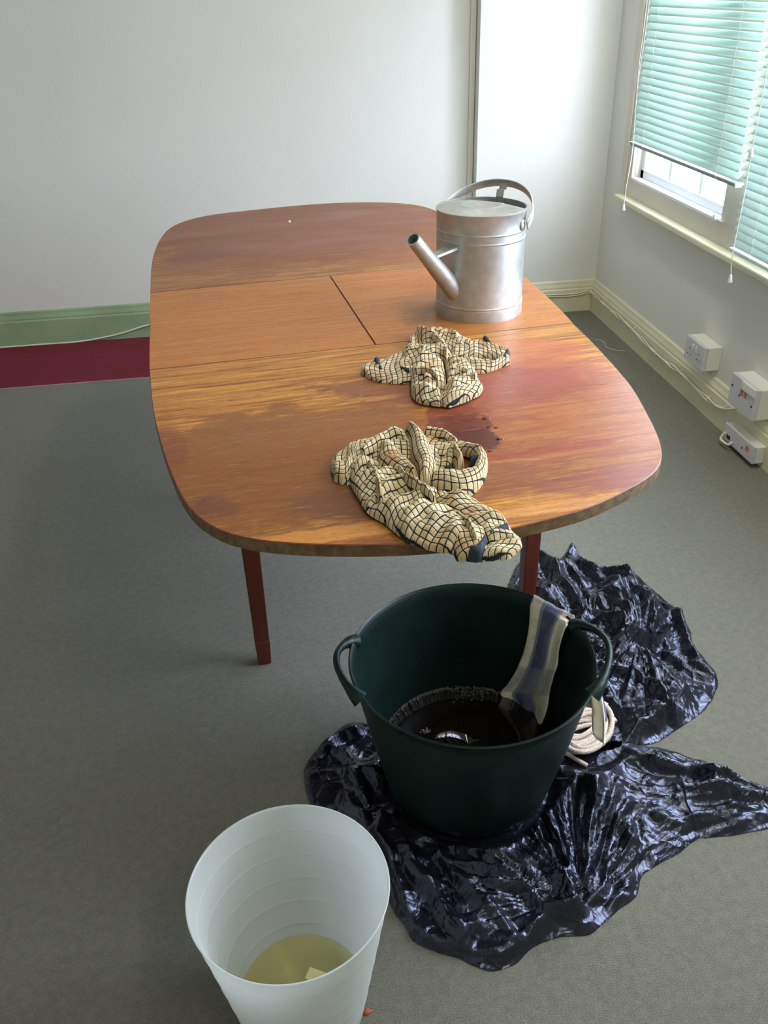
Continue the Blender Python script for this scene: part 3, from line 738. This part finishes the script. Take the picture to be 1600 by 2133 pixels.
patch(mb, [(780,150),(830,200),(880,270),(920,330)], [(850,120),(900,200),(950,260),(990,320)], .030, seed=28, wr=.005, off=(.4, .5))
patch(mb, [(410,325),(425,370),(450,415)], [(450,318),(465,360),(482,412)], .0175, mi=1, seed=21, wr=.001, expo=.3)
patch(mb, [(1325,325),(1355,290),(1360,262)], [(1375,335),(1402,300),(1395,270)], .0165, mi=1, seed=25, wr=.001, expo=.3)
patch(mb, [(1195,190),(1220,225),(1250,240)], [(1225,182),(1255,205),(1265,235)], .0235, mi=1, seed=26, wr=.001, expo=.3)
patch(mb, [(600,405),(640,425),(675,432)], [(610,400),(650,405),(680,412)], .018, mi=1, seed=26, wr=.001, expo=.3)
patch(mb, [(700,430),(760,420),(830,440),(900,490)], [(690,460),(750,460),(820,480),(880,530)], .030, seed=34, wr=.004, off=(.3,.3), base=.003)
patch(mb, [(940,410),(1010,400),(1090,420),(1170,470)], [(940,440),(1010,440),(1080,460),(1150,510)], .025, seed=35, wr=.004, off=(.2,.6), base=.003)
patch(mb, [(700,520),(760,500),(830,530),(870,580)], [(690,560),(750,560),(810,590),(850,615)], .019, seed=36, wr=.004, off=(.1,.1), base=.003)
o = mb.build('check_cloth', [M['terry2'], M['navy']])
tag(o, 'crumpled beige check cloth lying in the middle of table below watering can', 'cloth')

# ------------------------------------------------------------------ tub
TBC = np.array([0.310, 1.213]); TR, TB, THT = 0.2255, 0.160, 0.32; TB0 = .007
def tr_(z):   # outer radius at height
    u = min(max((z - .012) / (THT - .012), 0), 1); return TB + (TR - TB) * (u ** .85)
t = NT('dark_green_rubber'); v = t.coords()
n1 = t.noise(v, 14, 3)
t.set(t.ramp(n1, [(.3, lin((10, 30, 26))), (.7, lin((14, 38, 33)))]), .42, spec=.35)
wv = t.n('ShaderNodeTexWave'); wv.bands_direction = 'Z'; wv.inputs['Scale'].default_value = 60; t.l(v, wv.inputs[0])
t.bump(t.math('ADD', t.math('MULTIPLY', wv.outputs['Fac'], .5), t.math('MULTIPLY', t.noise(v, 150, 2), .8)), .12, .003); M['rubber'] = t.m
tub = thing('garden_tub', (TBC[0], TBC[1], TB0), 'dark green flexible two handled tub of dirty water on black plastic', 'tub')
prof = [(.0001, 0), (TB - .022, 0), (TB - .010, .003), (TB - .002, .010)]
for i in range(1, 15): z = .012 + (THT - .020) * i / 14; prof.append((tr_(z), z))
prof += [(TR + .002, THT - .006), (TR + .0035, THT - .002), (TR + .001, THT + .001), (TR - .002, THT - .002)]
for i in range(14, 0, -1): z = .012 + (THT - .020) * i / 14; prof.append((tr_(z) - .0045, z))
prof += [(TB - .02, .010), (.0001, .009)]
body = MB().lathe(prof, n=160).build('tub_wall', M['rubber'], tub, auto=60)
def handle(th, half, out, up):
    P = []; flt = []
    for i in range(41):
        s = i / 40; a = th + half * (2 * s - 1) * (1 - .18 * math.sin(PI * s)); k = math.sin(PI * s) ** .65
        rr = TR + .001 + out * k; P.append((rr * math.cos(a), rr * math.sin(a), THT - .012 + up * k))
    rad = [.0064 + .010 * (abs(2 * i / 40 - 1) ** 5) for i in range(41)]
    return MB().tube(P, rad, 12)
pa, pb = onz(747, 1340, THT)[:2] - TBC, onz(741, 1450, THT)[:2] - TBC
print('HANDLE L', math.degrees(math.atan2(pa[1], pa[0])), math.degrees(math.atan2(pb[1], pb[0])))
pc, pd = onz(1203, 1305, THT)[:2] - TBC, onz(1241, 1440, THT)[:2] - TBC
print('HANDLE R', math.degrees(math.atan2(pc[1], pc[0])), math.degrees(math.atan2(pd[1], pd[0])))
a1 = math.atan2(pa[1], pa[0]); a2 = math.atan2(pb[1], pb[0]) % (2 * PI)
handle((a1 + a2) / 2, (a2 - a1) / 2 + .03, .024, .026).build('handle', M['rubber'], tub)
b1_ = math.atan2(pc[1], pc[0]); b2_ = math.atan2(pd[1], pd[0])
handle((b1_ + b2_) / 2, abs(b1_ - b2_) / 2 + .03, .024, .034).build('handle', M['rubber'], tub)

# dirty water
ZW = 0.086
t = NT('dirty_water'); v = t.coords(); t.set((0.006, 0.004, 0.003, 1), .05, spec=.5); t.bump(t.noise(v, 6, 2), .05, .01); M['dirty'] = t.m
rw = tr_(ZW) - .0048
o = MB().lathe([(rw, 0), (rw * .6, 0), (.0001, 0)], n=96).build('dirty_water', M['dirty']); o.location = (TBC[0], TBC[1], TB0 + ZW)
md = o.modifiers.new('th', 'SOLIDIFY'); md.thickness = .01; md.offset = -1
tag(o, 'dark brown dirty water standing in the green tub', 'water')
t = NT('soap_foam'); t.set(lin((120, 124, 124)), .15, spec=.8); t.b.inputs['Transmission Weight'].default_value = .5; M['foam'] = t.m
mb = MB()
def ball(c, r):
    mb.lathe([(r, 0), (r * .8, r * .5), (r * .45, r * .8), (.00001, r * .9)], c, 8)
rnd = random.Random(8)
for _ in range(420):
    a = math.radians(rnd.gauss(88, 30)); dd = abs(rnd.gauss(0, .004)); 
    if abs(math.degrees(a) - 78) < 14: dd = abs(rnd.gauss(0, .018))
    rr = rw - .002 - dd; ball((rr * math.cos(a), rr * math.sin(a), 0), rnd.uniform(.0010, .0026))
for _ in range(160):
    a = rnd.uniform(math.radians(95), math.radians(190)); rr = rw - .0015; ball((rr * math.cos(a), rr * math.sin(a), 0), rnd.uniform(.0008, .0016))
pp = onz(886, 1524, TB0 + ZW)[:2] - TBC
for _ in range(26):
    ball((pp[0] + rnd.gauss(0, .0045), pp[1] + rnd.gauss(0, .0035), 0), rnd.uniform(.0012, .0026))
o = mb.build('soap_foam', M['foam']); o.location = (TBC[0], TBC[1], TB0 + ZW)
tag(o, 'thin soap foam floating along the rim of the dirty water in tub', 'foam', kind='stuff')

# striped cloth over the rim
def on_cone(x, y, off=.006):
    r = ray(x, y); c = np.array([TBC[0], TBC[1], TB0]); best = None
    # march: inner wall hit on the far side
    t0 = (THT + TB0 + .01 - H) / r[2]; prevv = None
    for i in range(900):
        tt = t0 + i * .0007; p = O3 + tt * r; z = p[2] - TB0
        rad = math.hypot(p[0] - c[0], p[1] - c[1])
        lim = tr_(max(z, .01)) - .0045 - off if z < THT else 9
        if z < THT - .002 and rad >= lim and i > 3: return p
        if z < .02: return p
    return p
t = NT('striped_cotton'); uv = t.n('ShaderNodeTexCoord').outputs['UV']; sep = t.n('ShaderNodeSeparateXYZ'); t.l(uv, sep.inputs[0])
nv, wh = lin((96, 104, 138)), lin((246, 241, 220)); mdn = lin((150, 155, 172))
ca_ = t.ramp(sep.outputs[1], [(0, wh), (.24, mdn), (.32, nv), (.66, mdn), (.72, wh)], 'CONSTANT')
fx = t.math('FRACT', t.math('MULTIPLY', sep.outputs[0], 2.2))
cb_ = t.ramp(fx, [(0, (0, 0, 0)), (.55, (0, 0, 0)), (.58, (.5,) * 3), (.85, (.5,) * 3), (.88, (0, 0, 0))])
c = t.mix(cb_, ca_, mdn)
c = t.mix(t.ramp(t.noise(t.coords(), 40, 3), [(.5, (0, 0, 0)), (.75, (.5,) * 3)]), c, lin((176, 150, 84)))
t.set(c, .9, spec=.15); t.bump(t.noise(t.coords(), 900, 2), .4, .001); M['stripe'] = t.m
rowsL = [(1104, 1262), (1102, 1300), (1094, 1345), (1078, 1390), (1058, 1425), (1042, 1446), (1062, 1470), (1072, 1502)]
rowsR = [(1192, 1290), (1176, 1310), (1164, 1350), (1160, 1385), (1152, 1410), (1144, 1445), (1138, 1480), (1128, 1510)]
nI, nJ = 46, 26
Lc, Rc_ = cr(rowsL, nI), cr(rowsR, nI)
inside = []
for i in range(nI):
    row = []
    for j in range(nJ):
        tt = j / (nJ - 1); q = Lc[i] * (1 - tt) + Rc_[i] * tt
        dep = .007 + .006 * (.5 + .5 * math.sin(tt * PI * 4.2 + i * .05)) * min(1, i / 8) + .004 * abs(math.sin(i * .19 + tt * 3))
        row.append(tuple(on_cone(q[0], q[1], dep)))
    inside.append(row)
top0 = inside[0]
rim_rows = []
c0 = np.array([TBC[0], TBC[1]])
an = [math.atan2(p[1] - c0[1], p[0] - c0[0]) for p in top0]
for k in range(1, 9):
    f_ = k / 8; row = []
    for j in range(nJ):
        p = np.array(top0[j]); a = an[j]; ang = PI * f_
        rin = math.hypot(p[0] - c0[0], p[1] - c0[1]); rout = TR + .012 + .002 * math.sin(j * .8)
        rr = rin + (rout - rin) * (1 - math.cos(ang)) / 2
        zz = p[2] + (THT + TB0 - .02 - p[2]) * f_ + 0; zz = max(zz, 0)
        zt = THT + TB0 + .0065
        zz = zt - (zt - p[2]) * abs(math.cos(ang)) if f_ < .5 else zt - .03 * abs(math.cos(ang))
        row.append((c0[0] + rr * math.cos(a), c0[1] + rr * math.sin(a), zz))
    rim_rows.append(row)
last = rim_rows[-1]; out_rows = []
ang_end = np.linspace(math.radians(6), math.radians(-24), nJ)
for k in range(1, 26):
    f_ = k / 25; row = []
    for j in range(nJ):
        a = an[j] * (1 - f_) + ang_end[j] * f_ 
        z = last[j][2] - .135 * f_ - .014 * math.sin(j * .35) * f_
        rr = tr_(z - TB0) + .013 + .024 * f_ + (.008 + .016 * f_) * (.5 + .5 * math.sin(j * .75 + k * .1)) * min(1, f_ * 3) + .006 * f_
        row.append((c0[0] + rr * math.cos(a), c0[1] + rr * math.sin(a), z))
    out_rows.append(row)
allr = inside[::-1] + rim_rows + out_rows
UV = []
for i in range(len(allr)): UV.append([(1 - i / len(allr) * 1.0 + .001, j / (nJ - 1)) for j in range(nJ)])
o = MB().grid(allr, UV).build('tea_towel', M['stripe']); md = o.modifiers.new('th', 'SOLIDIFY'); md.thickness = .0018
tag(o, 'navy and cream striped cloth draped over the rim of the green tub', 'cloth')

# ------------------------------------------------------------------ black plastic sheet / bin bag
def P6(u, v): return tuple(onz(600 + u / 1.6, 1120 + v / 1.6, .012)[:2])
lower = [(55,790),(62,740),(110,680),(190,612),(245,603),(330,620),(600,640),(860,680),(940,640),(1010,600),(1100,640),(1160,678),(1250,690),(1340,722),(1450,762),(1560,815),(1660,850),(1690,905),(1620,955),(1500,975),(1400,990),(1380,985),(1300,1040),(1190,1108),(1165,1180),(1100,1230),(1010,1308),(900,1318),(825,1350),(760,1408),(690,1432),(640,1420),(560,1388),(430,1340),(385,1275),(350,1232),(290,1110),(200,990),(80,888)]
upper = [(725,180),(745,120),(785,55),(840,28),(885,75),(930,52),(1000,88),(1110,95),(1200,148),(1285,222),(1340,290),(1352,340),(1392,395),(1435,455),(1410,540),(1340,600),(1235,668),(1150,690),(1060,720),(960,700),(900,600),(820,450),(720,330),(690,260)]
def inside_poly(P, Q):
    x, y = P[:, 0], P[:, 1]; ins = np.zeros(len(P), bool); n = len(Q)
    for i in range(n):
        x0, y0 = Q[i]; x1, y1 = Q[(i + 1) % n]
        c = ((y0 > y) != (y1 > y)) & (x < (x1 - x0) * (y - y0) / (y1 - y0 + 1e-12) + x0); ins ^= c
    return ins
def near_poly(P, Q, closed=True):
    best = np.full(len(P), 1e9); bp = np.zeros_like(P); n = len(Q)
    for i in range(n if closed else n - 1):
        a = Q[i]; b = Q[(i + 1) % n]; d = b - a; L2 = d @ d + 1e-12
        tt = np.clip(((P - a) @ d) / L2, 0, 1); q = a + tt[:, None] * d; ds = np.hypot(*(P - q).T)
        m = ds < best; best[m] = ds[m]; bp[m] = q[m]
    return best, bp
rng = np.random.RandomState(5)
_perm = rng.permutation(256); _perm = np.r_[_perm, _perm]; _grad = rng.uniform(-1, 1, (256, 2)); _grad /= np.linalg.norm(_grad, axis=1)[:, None]
def perlin(x, y):
    xi, yi = np.floor(x).astype(int), np.floor(y).astype(int); xf, yf = x - xi, y - yi
    u, v = xf ** 3 * (xf * (xf * 6 - 15) + 10), yf ** 3 * (yf * (yf * 6 - 15) + 10)
    def gr(i, j, dx, dy):
        g_ = _grad[_perm[(_perm[i & 255] + j) & 255]]; return g_[..., 0] * dx + g_[..., 1] * dy
    a, b = gr(xi, yi, xf, yf), gr(xi + 1, yi, xf - 1, yf); c, d = gr(xi, yi + 1, xf, yf - 1), gr(xi + 1, yi + 1, xf - 1, yf - 1)
    return (a + u * (b - a)) + v * ((c + u * (d - c)) - (a + u * (b - a)))
def facets(x, y, cell, slope, seed):
    """crumpled facets: for every point the plane of its nearest random site; ridges where planes meet (max of 3 nearest blended)"""
    r = np.random.RandomState(seed); G = 64; jit = r.uniform(0, 1, (G, G, 2)); sl = r.normal(0, slope, (G, G, 2)); hb = r.uniform(-.5, .5, (G, G)) * cell * slope
    gx, gy = x / cell, y / cell; ix, iy = np.floor(gx).astype(int), np.floor(gy).astype(int)
    out = np.full(x.shape, -1e9)
    for di in (-1, 0, 1):
        for dj in (-1, 0, 1):
            a, b = (ix + di) % G, (iy + dj) % G
            sx_, sy_ = ix + di + jit[a, b, 0], iy + dj + jit[a, b, 1]
            dx, dy = (gx - sx_) * cell, (gy - sy_) * cell
            val = hb[a, b] + sl[a, b, 0] * dx + sl[a, b, 1] * dy - 1.1 * (dx * dx + dy * dy) / cell * slope * 2
            out = np.maximum(out, val)
    return out
t = NT('black_polythene'); v = t.coords()
vv = t.n('ShaderNodeTexVoronoi', feature='DISTANCE_TO_EDGE'); vv.inputs['Scale'].default_value = 17
dm = t.n('ShaderNodeVectorMath', operation='ADD'); nn = t.n('ShaderNodeTexNoise'); nn.inputs['Scale'].default_value = 9; t.l(v, nn.inputs[0])
sv = t.n('ShaderNodeVectorMath', operation='SCALE'); sv.inputs['Scale'].default_value = .09; t.l(nn.outputs['Color'], sv.inputs[0]); t.l(v, dm.inputs[0]); t.l(sv.outputs[0], dm.inputs[1]); t.l(dm.outputs[0], vv.inputs[0])
t.set((0.006, 0.006, 0.010, 1), t.ramp(t.noise(v, 20, 3), [(.3, (.20,) * 3), (.7, (.34,) * 3)]), spec=.85)
t.b.inputs['Specular Tint'].default_value = (.68, .76, 1, 1)  # blue of the reflected sky put into the highlight colour
t.bump(t.math('ADD', t.ramp(vv.outputs[0], [(0, (.6,) * 3), (.12, (0, 0, 0))]), t.math('MULTIPLY', t.noise(v, 16, 3, .55, 1.2), 3.0)), .42, .006); M['bag'] = t.m
legw = onz(551, 1376)
_L = np.array([math.cos(TA) * lx1 - math.sin(TA) * ly0 + TC[0], math.sin(TA) * lx1 + math.cos(TA) * ly0 + TC[1]])
BINC = np.array([-0.052, 0.800]); ROPEC = onz(1212, 1518, .035)[:2]
def bag(name, outline, folds, pleats, amp, label, step=.0036, seed=1, lobe=.02):
    Q = cr([P6(*q) for q in outline], 240, closed=True)
    # irregular hem
    s = np.linspace(0, 1, len(Q), endpoint=False)
    Q = Q + .0035 * np.c_[perlin(s * 60, s * 0 + seed), perlin(s * 60, s * 0 + 7.3 + seed)]
    lo, hi = Q.min(0) - .01, Q.max(0) + .01
    nx, ny = int((hi[0] - lo[0]) / step), int((hi[1] - lo[1]) / step)
    X, Y = np.meshgrid(np.linspace(lo[0], hi[0], nx), np.linspace(lo[1], hi[1], ny), indexing='ij')
    P = np.c_[X.ravel(), Y.ravel()]; ins = inside_poly(P, Q); d, bp = near_poly(P, Q)
    d = np.where(ins, d, 0); Ps = np.where(ins[:, None], P, bp)
    x, y = Ps[:, 0], Ps[:, 1]
    wx = x + .02 * perlin(x * 14, y * 14); wy = y + .02 * perlin(x * 14 + 9, y * 14 + 3)
    h = lobe * (1 - np.exp(-d / .05))
    h += amp * (1 - np.exp(-d / .03)) * (.006 - 1.1 * facets(wx + 5, wy + 5, .12, .16, seed) - .9 * facets(wx + 3, wy + 8, .055, .17, seed + 1)) 
    h -= amp * (1 - np.exp(-d / .015)) * .25 * facets(wx + 2, wy + 1, .022, .17, seed + 2)
    for pts, w, hh in folds:
        C = cr([P6(*q) for q in pts], 40); dd, _ = near_poly(np.c_[wx, wy], C, False)
        k = np.exp(-(dd / w) ** 1.15); e = 1 - np.exp(-d / .012)
        h += .75 * hh * k * e - hh * .25 * np.exp(-((dd - w * 1.9) / (w * .8)) ** 2) * e
    for (gu, gv), r0, r1, nf, hh, a0, a1 in pleats:
        g_ = np.array(P6(gu, gv)); dx, dy = x - g_[0], y - g_[1]; r = np.hypot(dx, dy); th = np.arctan2(dy, dx)
        th = th + .16 * perlin(x * 6 + 3, y * 6)
        win = np.exp(-((r - r0) / r1) ** 2)
        dth = np.abs((th - a0 + PI) % (2 * PI) - PI); win = win * np.clip(1.3 - dth / a1, 0, 1)
        nz = .6 - 2.4 * np.abs(perlin(th * nf, r * 2.5 + 2)) + .5 - np.abs(perlin(th * nf * 2.3, r * 4 + 5)) * 1.2
        h += hh * win * nz * (1 - np.exp(-d / .02))
    h = np.maximum(h, .0025 + .004 * (1 - np.exp(-d / .01)))
    # weighed down by what stands on it
    rt = np.hypot(x - TBC[0], y - TBC[1]); h = np.minimum(h, np.where(rt < TB + .006, .0055, .0055 + (rt - TB - .006) * 1.1))
    rl = np.hypot(x - _L[0], y - _L[1]); h = np.minimum(h, .004 + np.maximum(rl - .03, 0) * 1.2)
    rb = np.hypot(x - BINC[0], y - BINC[1]); h = np.minimum(h, .003 + np.maximum(rb - .13, 0) * .8)
    rr_ = np.hypot((x - ROPEC[0]), (y - ROPEC[1])); h = np.minimum(h, .012 + np.maximum(rr_ - .088, 0) * .9)
    h = np.where(ins, h, .0015)
    idx = np.arange(nx * ny).reshape(nx, ny); I2 = ins.reshape(nx, ny)
    cell = (I2[:-1, :-1].astype(int) + I2[1:, :-1] + I2[1:, 1:] + I2[:-1, 1:]) >= 1
    a, b, c, dd = idx[:-1, :-1][cell], idx[1:, :-1][cell], idx[1:, 1:][cell], idx[:-1, 1:][cell]
    fs = np.stack([a, b, c, dd], 1); used = np.unique(fs); mp = np.zeros(nx * ny, int); mp[used] = np.arange(len(used))
    V = np.c_[Ps, h][used]; fs = mp[fs]
    me = bpy.data.meshes.new(name); me.from_pydata(V.tolist(), [], fs.tolist()); me.materials.append(M['bag'])
    me.polygons.foreach_set('use_smooth', [True] * len(me.polygons)); me.update()
    o = bpy.data.objects.new(name, me); COL.objects.link(o)
    return tag(o, label, 'bin bag')
fl = [([(880,880),(900,1050),(950,1190)], .010, .022), ([(1000,760),(1012,950),(990,1150)], .012, .026), ([(760,1000),(850,1110),(940,1200)], .010, .022),
      ([(620,1030),(720,1150),(880,1250),(960,1240)], .010, .022), ([(1150,980),(1090,1100),(1020,1190)], .010, .022), ([(960,1230),(830,1290),(720,1400)], .016, .028),
      ([(1040,715),(1250,765),(1450,820),(1620,880)], .014, .030), ([(1250,955),(1450,930),(1620,905)], .010, .020), ([(1100,860),(1280,880),(1450,870),(1600,890)], .009, .018),
      ([(1350,985),(1500,955),(1620,930)], .008, .012), ([(300,900),(320,1050),(400,1240)], .010, .018), ([(400,1050),(480,1200),(600,1350)], .012, .022), ([(500,1050),(620,1200),(740,1330)], .010, .018),
      ([(110,700),(180,655),(240,640)], .014, .030), ([(80,770),(200,790),(260,880)], .012, .024), ([(180,860),(260,960),(330,1080)], .012, .022), ([(1080,1220),(1130,1150),(1150,1040)], .012, .022),
      ([(920,700),(960,780),(900,860)], .012, .020), ([(380,1260),(520,1360),(680,1400)], .012, .016)]
bag('bin_bag', lower, fl, [((965,1215), .13, .11, 9.0, .020, math.radians(95), math.radians(105)), ((1680,900), .16, .14, 7.0, .014, math.radians(175), math.radians(50))], 1.0,
    'crumpled black plastic bin bag spread under the green tub, pleats gathered at its front', seed=3, lobe=.016)
fu = [([(860,60),(900,150),(980,250),(970,320)], .014, .034), ([(920,75),(1000,130),(1120,160),(1180,210),(1215,320),(1185,380)], .016, .040), ([(1200,180),(1285,262),(1330,350),(1380,420)], .015, .032),
      ([(1000,300),(1060,340),(1150,380)], .012, .022), ([(1190,370),(1280,410),(1425,455)], .014, .034), ([(1050,470),(1150,480),(1240,560),(1300,630)], .012, .026), ([(1000,560),(1150,600),(1300,610)], .010, .022),
      ([(830,200),(900,260),(1000,300)], .014, .026), ([(760,220),(770,130),(800,70)], .010, .022), ([(1000,420),(1080,400),(1160,380)], .010, .020), ([(1060,650),(1180,640),(1300,590)], .012, .024), ([(1010,520),(1080,560),(1100,640)], .01, .02)]
bag('bin_bag', upper, fu, [((1170,380), .09, .08, 8.0, .016, math.radians(180), math.radians(200))], 1.25,
    'crumpled black plastic bin bag heaped behind the tub beside the right table leg', seed=11, lobe=.030)

# ------------------------------------------------------------------ rope coil
t = NT('rope_fibre'); v = t.coords(); n1 = t.noise(v, 350, 2)
t.set(t.ramp(n1, [(.3, lin((176, 160, 146))), (.7, lin((228, 216, 202)))]), .85, spec=.2); t.bump(n1, .6, .002); M['rope'] = t.m
cen = onz(1212, 1518, .035); mb = MB(); rnd = random.Random(3); path = []
for lay, (n0, dx, dy) in enumerate(((5, 0, 0), (4, .006, .003), (2, .010, -.002))):
    for i in range(n0 * 48 + 1):
        a = 2 * PI * i / 48; l_ = i / 48
        aa, bb = .080 - l_ * .0108, .056 - l_ * .0100
        aa += .0025 * math.sin(l_ * 5 + lay * 2); bb += .0025 * math.sin(l_ * 4 + 1 + lay)
        x, y = aa * math.cos(a), bb * math.sin(a); th = math.radians(4 * math.sin(l_ * 2.3 + lay * 1.7) + 22 * lay)
        x, y = x * math.cos(th) - y * math.sin(th), x * math.sin(th) + y * math.cos(th)
        path.append((x + dx, y + dy, .006 + lay * .0092 + .0012 * math.sin(a * 2 + l_ * 3)))
    mb.tube(path, .0052, 10); path = []
mb.tube(cr([(-.060, -.040, .010), (-.045, -.060, .008), (-.028, -.082, .006)], 14), .0045, 10)
rope = mb.build('rope_coil', M['rope']); rope.location = (cen[0], cen[1], .022); rope.rotation_euler = (.10, -.04, math.radians(8))
tag(rope, 'coil of off white rope lying on black plastic right of green tub', 'rope')

# ------------------------------------------------------------------ frosted bin
t = NT('frosted_plastic'); t.t.nodes.remove(t.b)
df = t.n('ShaderNodeBsdfDiffuse'); df.inputs[0].default_value = (0.84, 0.88, 0.86, 1)
tl_ = t.n('ShaderNodeBsdfTranslucent'); tl_.inputs[0].default_value = (0.90, 0.93, 0.90, 1)
tr = t.n('ShaderNodeBsdfTransparent'); tr.inputs[0].default_value = (.95, .96, .95, 1)
gl = t.n('ShaderNodeBsdfGlossy'); gl.inputs['Roughness'].default_value = .25
m1 = t.n('ShaderNodeMixShader'); m1.inputs[0].default_value = .55; m2 = t.n('ShaderNodeMixShader'); m2.inputs[0].default_value = .20
m3 = t.n('ShaderNodeMixShader'); m3.inputs[0].default_value = .06
t.l(df.outputs[0], m1.inputs[1]); t.l(tl_.outputs[0], m1.inputs[2]); t.l(m1.outputs[0], m2.inputs[1]); t.l(tr.outputs[0], m2.inputs[2])
t.l(m2.outputs[0], m3.inputs[1]); t.l(gl.outputs[0], m3.inputs[2]); t.l(m3.outputs[0], t.out.inputs[0]); M['frost'] = t.m
BH, BRT, BRB = .300, .1435, .096
bin_ = thing('waste_bin', (BINC[0], BINC[1], .0015), 'translucent frosted white plastic bin with yellowish water standing at front of floor', 'bin')
rb_ = lambda z: BRB + (BRT - BRB) * z / BH
prof = [(.0001, .003), (BRB - .02, .003), (BRB - .016, 0), (BRB - .001, 0)]
z = .008
ridz = [.060, .110, .158, .206, .254]
zs_ = sorted(list(np.linspace(.012, BH - .003, 24)) + [q + e_ for q in ridz for e_ in (-.0022, -.0012, 0, .0012, .0022)])
for z in zs_:
    r_ = rb_(z) + .0006 * sum(math.exp(-((z - q) / .0012) ** 2) for q in ridz); prof.append((r_, z))
prof += [(BRT + .0015, BH), (BRT + .0008, BH + .0018), (BRT - .0012, BH + .001)]
for z in zs_[::-1]:
    r_ = rb_(z) - .0018 - .0011 * sum(math.exp(-((z - q) / .0012) ** 2) for q in ridz); prof.append((r_, z))
prof += [(BRB - .006, .008), (BRB - .014, .010), (BRB - .016, .015), (BRB - .021, .015), (BRB - .023, .010), (.0001, .010)]
MB().lathe(prof, n=144).build('bin_wall', M['frost'], bin_)
t = NT('yellow_water'); t.t.nodes.remove(t.b)
df = t.n('ShaderNodeBsdfDiffuse'); df.inputs[0].default_value = lin((228, 216, 150))
tr = t.n('ShaderNodeBsdfTransparent'); tr.inputs[0].default_value = (.92, .84, .52, 1)
gl = t.n('ShaderNodeBsdfGlossy'); gl.inputs['Roughness'].default_value = .03
m1 = t.n('ShaderNodeMixShader'); m1.inputs[0].default_value = .62; fr = t.n('ShaderNodeFresnel'); m2 = t.n('ShaderNodeMixShader')
t.l(df.outputs[0], m1.inputs[1]); t.l(tr.outputs[0], m1.inputs[2]); t.l(fr.outputs[0], m2.inputs[0]); t.l(m1.outputs[0], m2.inputs[1]); t.l(gl.outputs[0], m2.inputs[2]); t.l(m2.outputs[0], t.out.inputs[0]); M['yellow'] = t.m
zl = .034
o = MB().lathe([(rb_(zl) - .0022, zl), (rb_(zl) * .5, zl), (.0001, zl)], n=96).build('yellow_water', M['yellow']); o.location = (BINC[0], BINC[1], .0015)
tag(o, 'shallow yellowish water in the bottom of the frosted bin', 'water')
p = onz(657, 2032, .037)
o = MB().box((-.014, -.010, 0), (.014, .010, .0006)).build('paper_scrap', painted('cream_paper', lin((236, 228, 160)), .8), smooth=False); o.location = (p[0], p[1], .0368); o.rotation_euler = (0, 0, -.5)
tag(o, 'small cream paper scrap floating on the yellowish water in frosted bin', 'paper')
# bits on the floor
p = onz(750, 2112, 0)
mb = MB().add([(0, 0, .003), (.012, .005, .004), (.022, .001, .002), (.010, -.005, .001)], [(0, 1, 2, 3)])
lf = mb.build('leaf_scrap', painted('dry_leaf', lin((176, 84, 56)), .8)); lf.location = (p[0], p[1], 0); md = lf.modifiers.new('t', 'SOLIDIFY'); md.thickness = .001
tag(lf, 'small reddish dry leaf scrap on carpet beside the frosted bin', 'scrap')
th_ = [onz(x, y, .003) for x, y in ((1241, 706), (1258, 712), (1262, 722), (1280, 729), (1303, 731))]
o = MB().tube(cr(th_, 24), .0012, 5).build('white_thread', M['cord']); tag(o, 'short white thread on the carpet near the room corner', 'thread')
p = onz(603, 463, TZ)
o = MB().lathe([(.004, 0), (.0045, .003), (.002, .006), (.0001, .006)], n=10).build('crumb', M['cream']); o.location = (p[0], p[1], TZ)
tag(o, 'tiny pale crumb on the far end of the table', 'crumb')
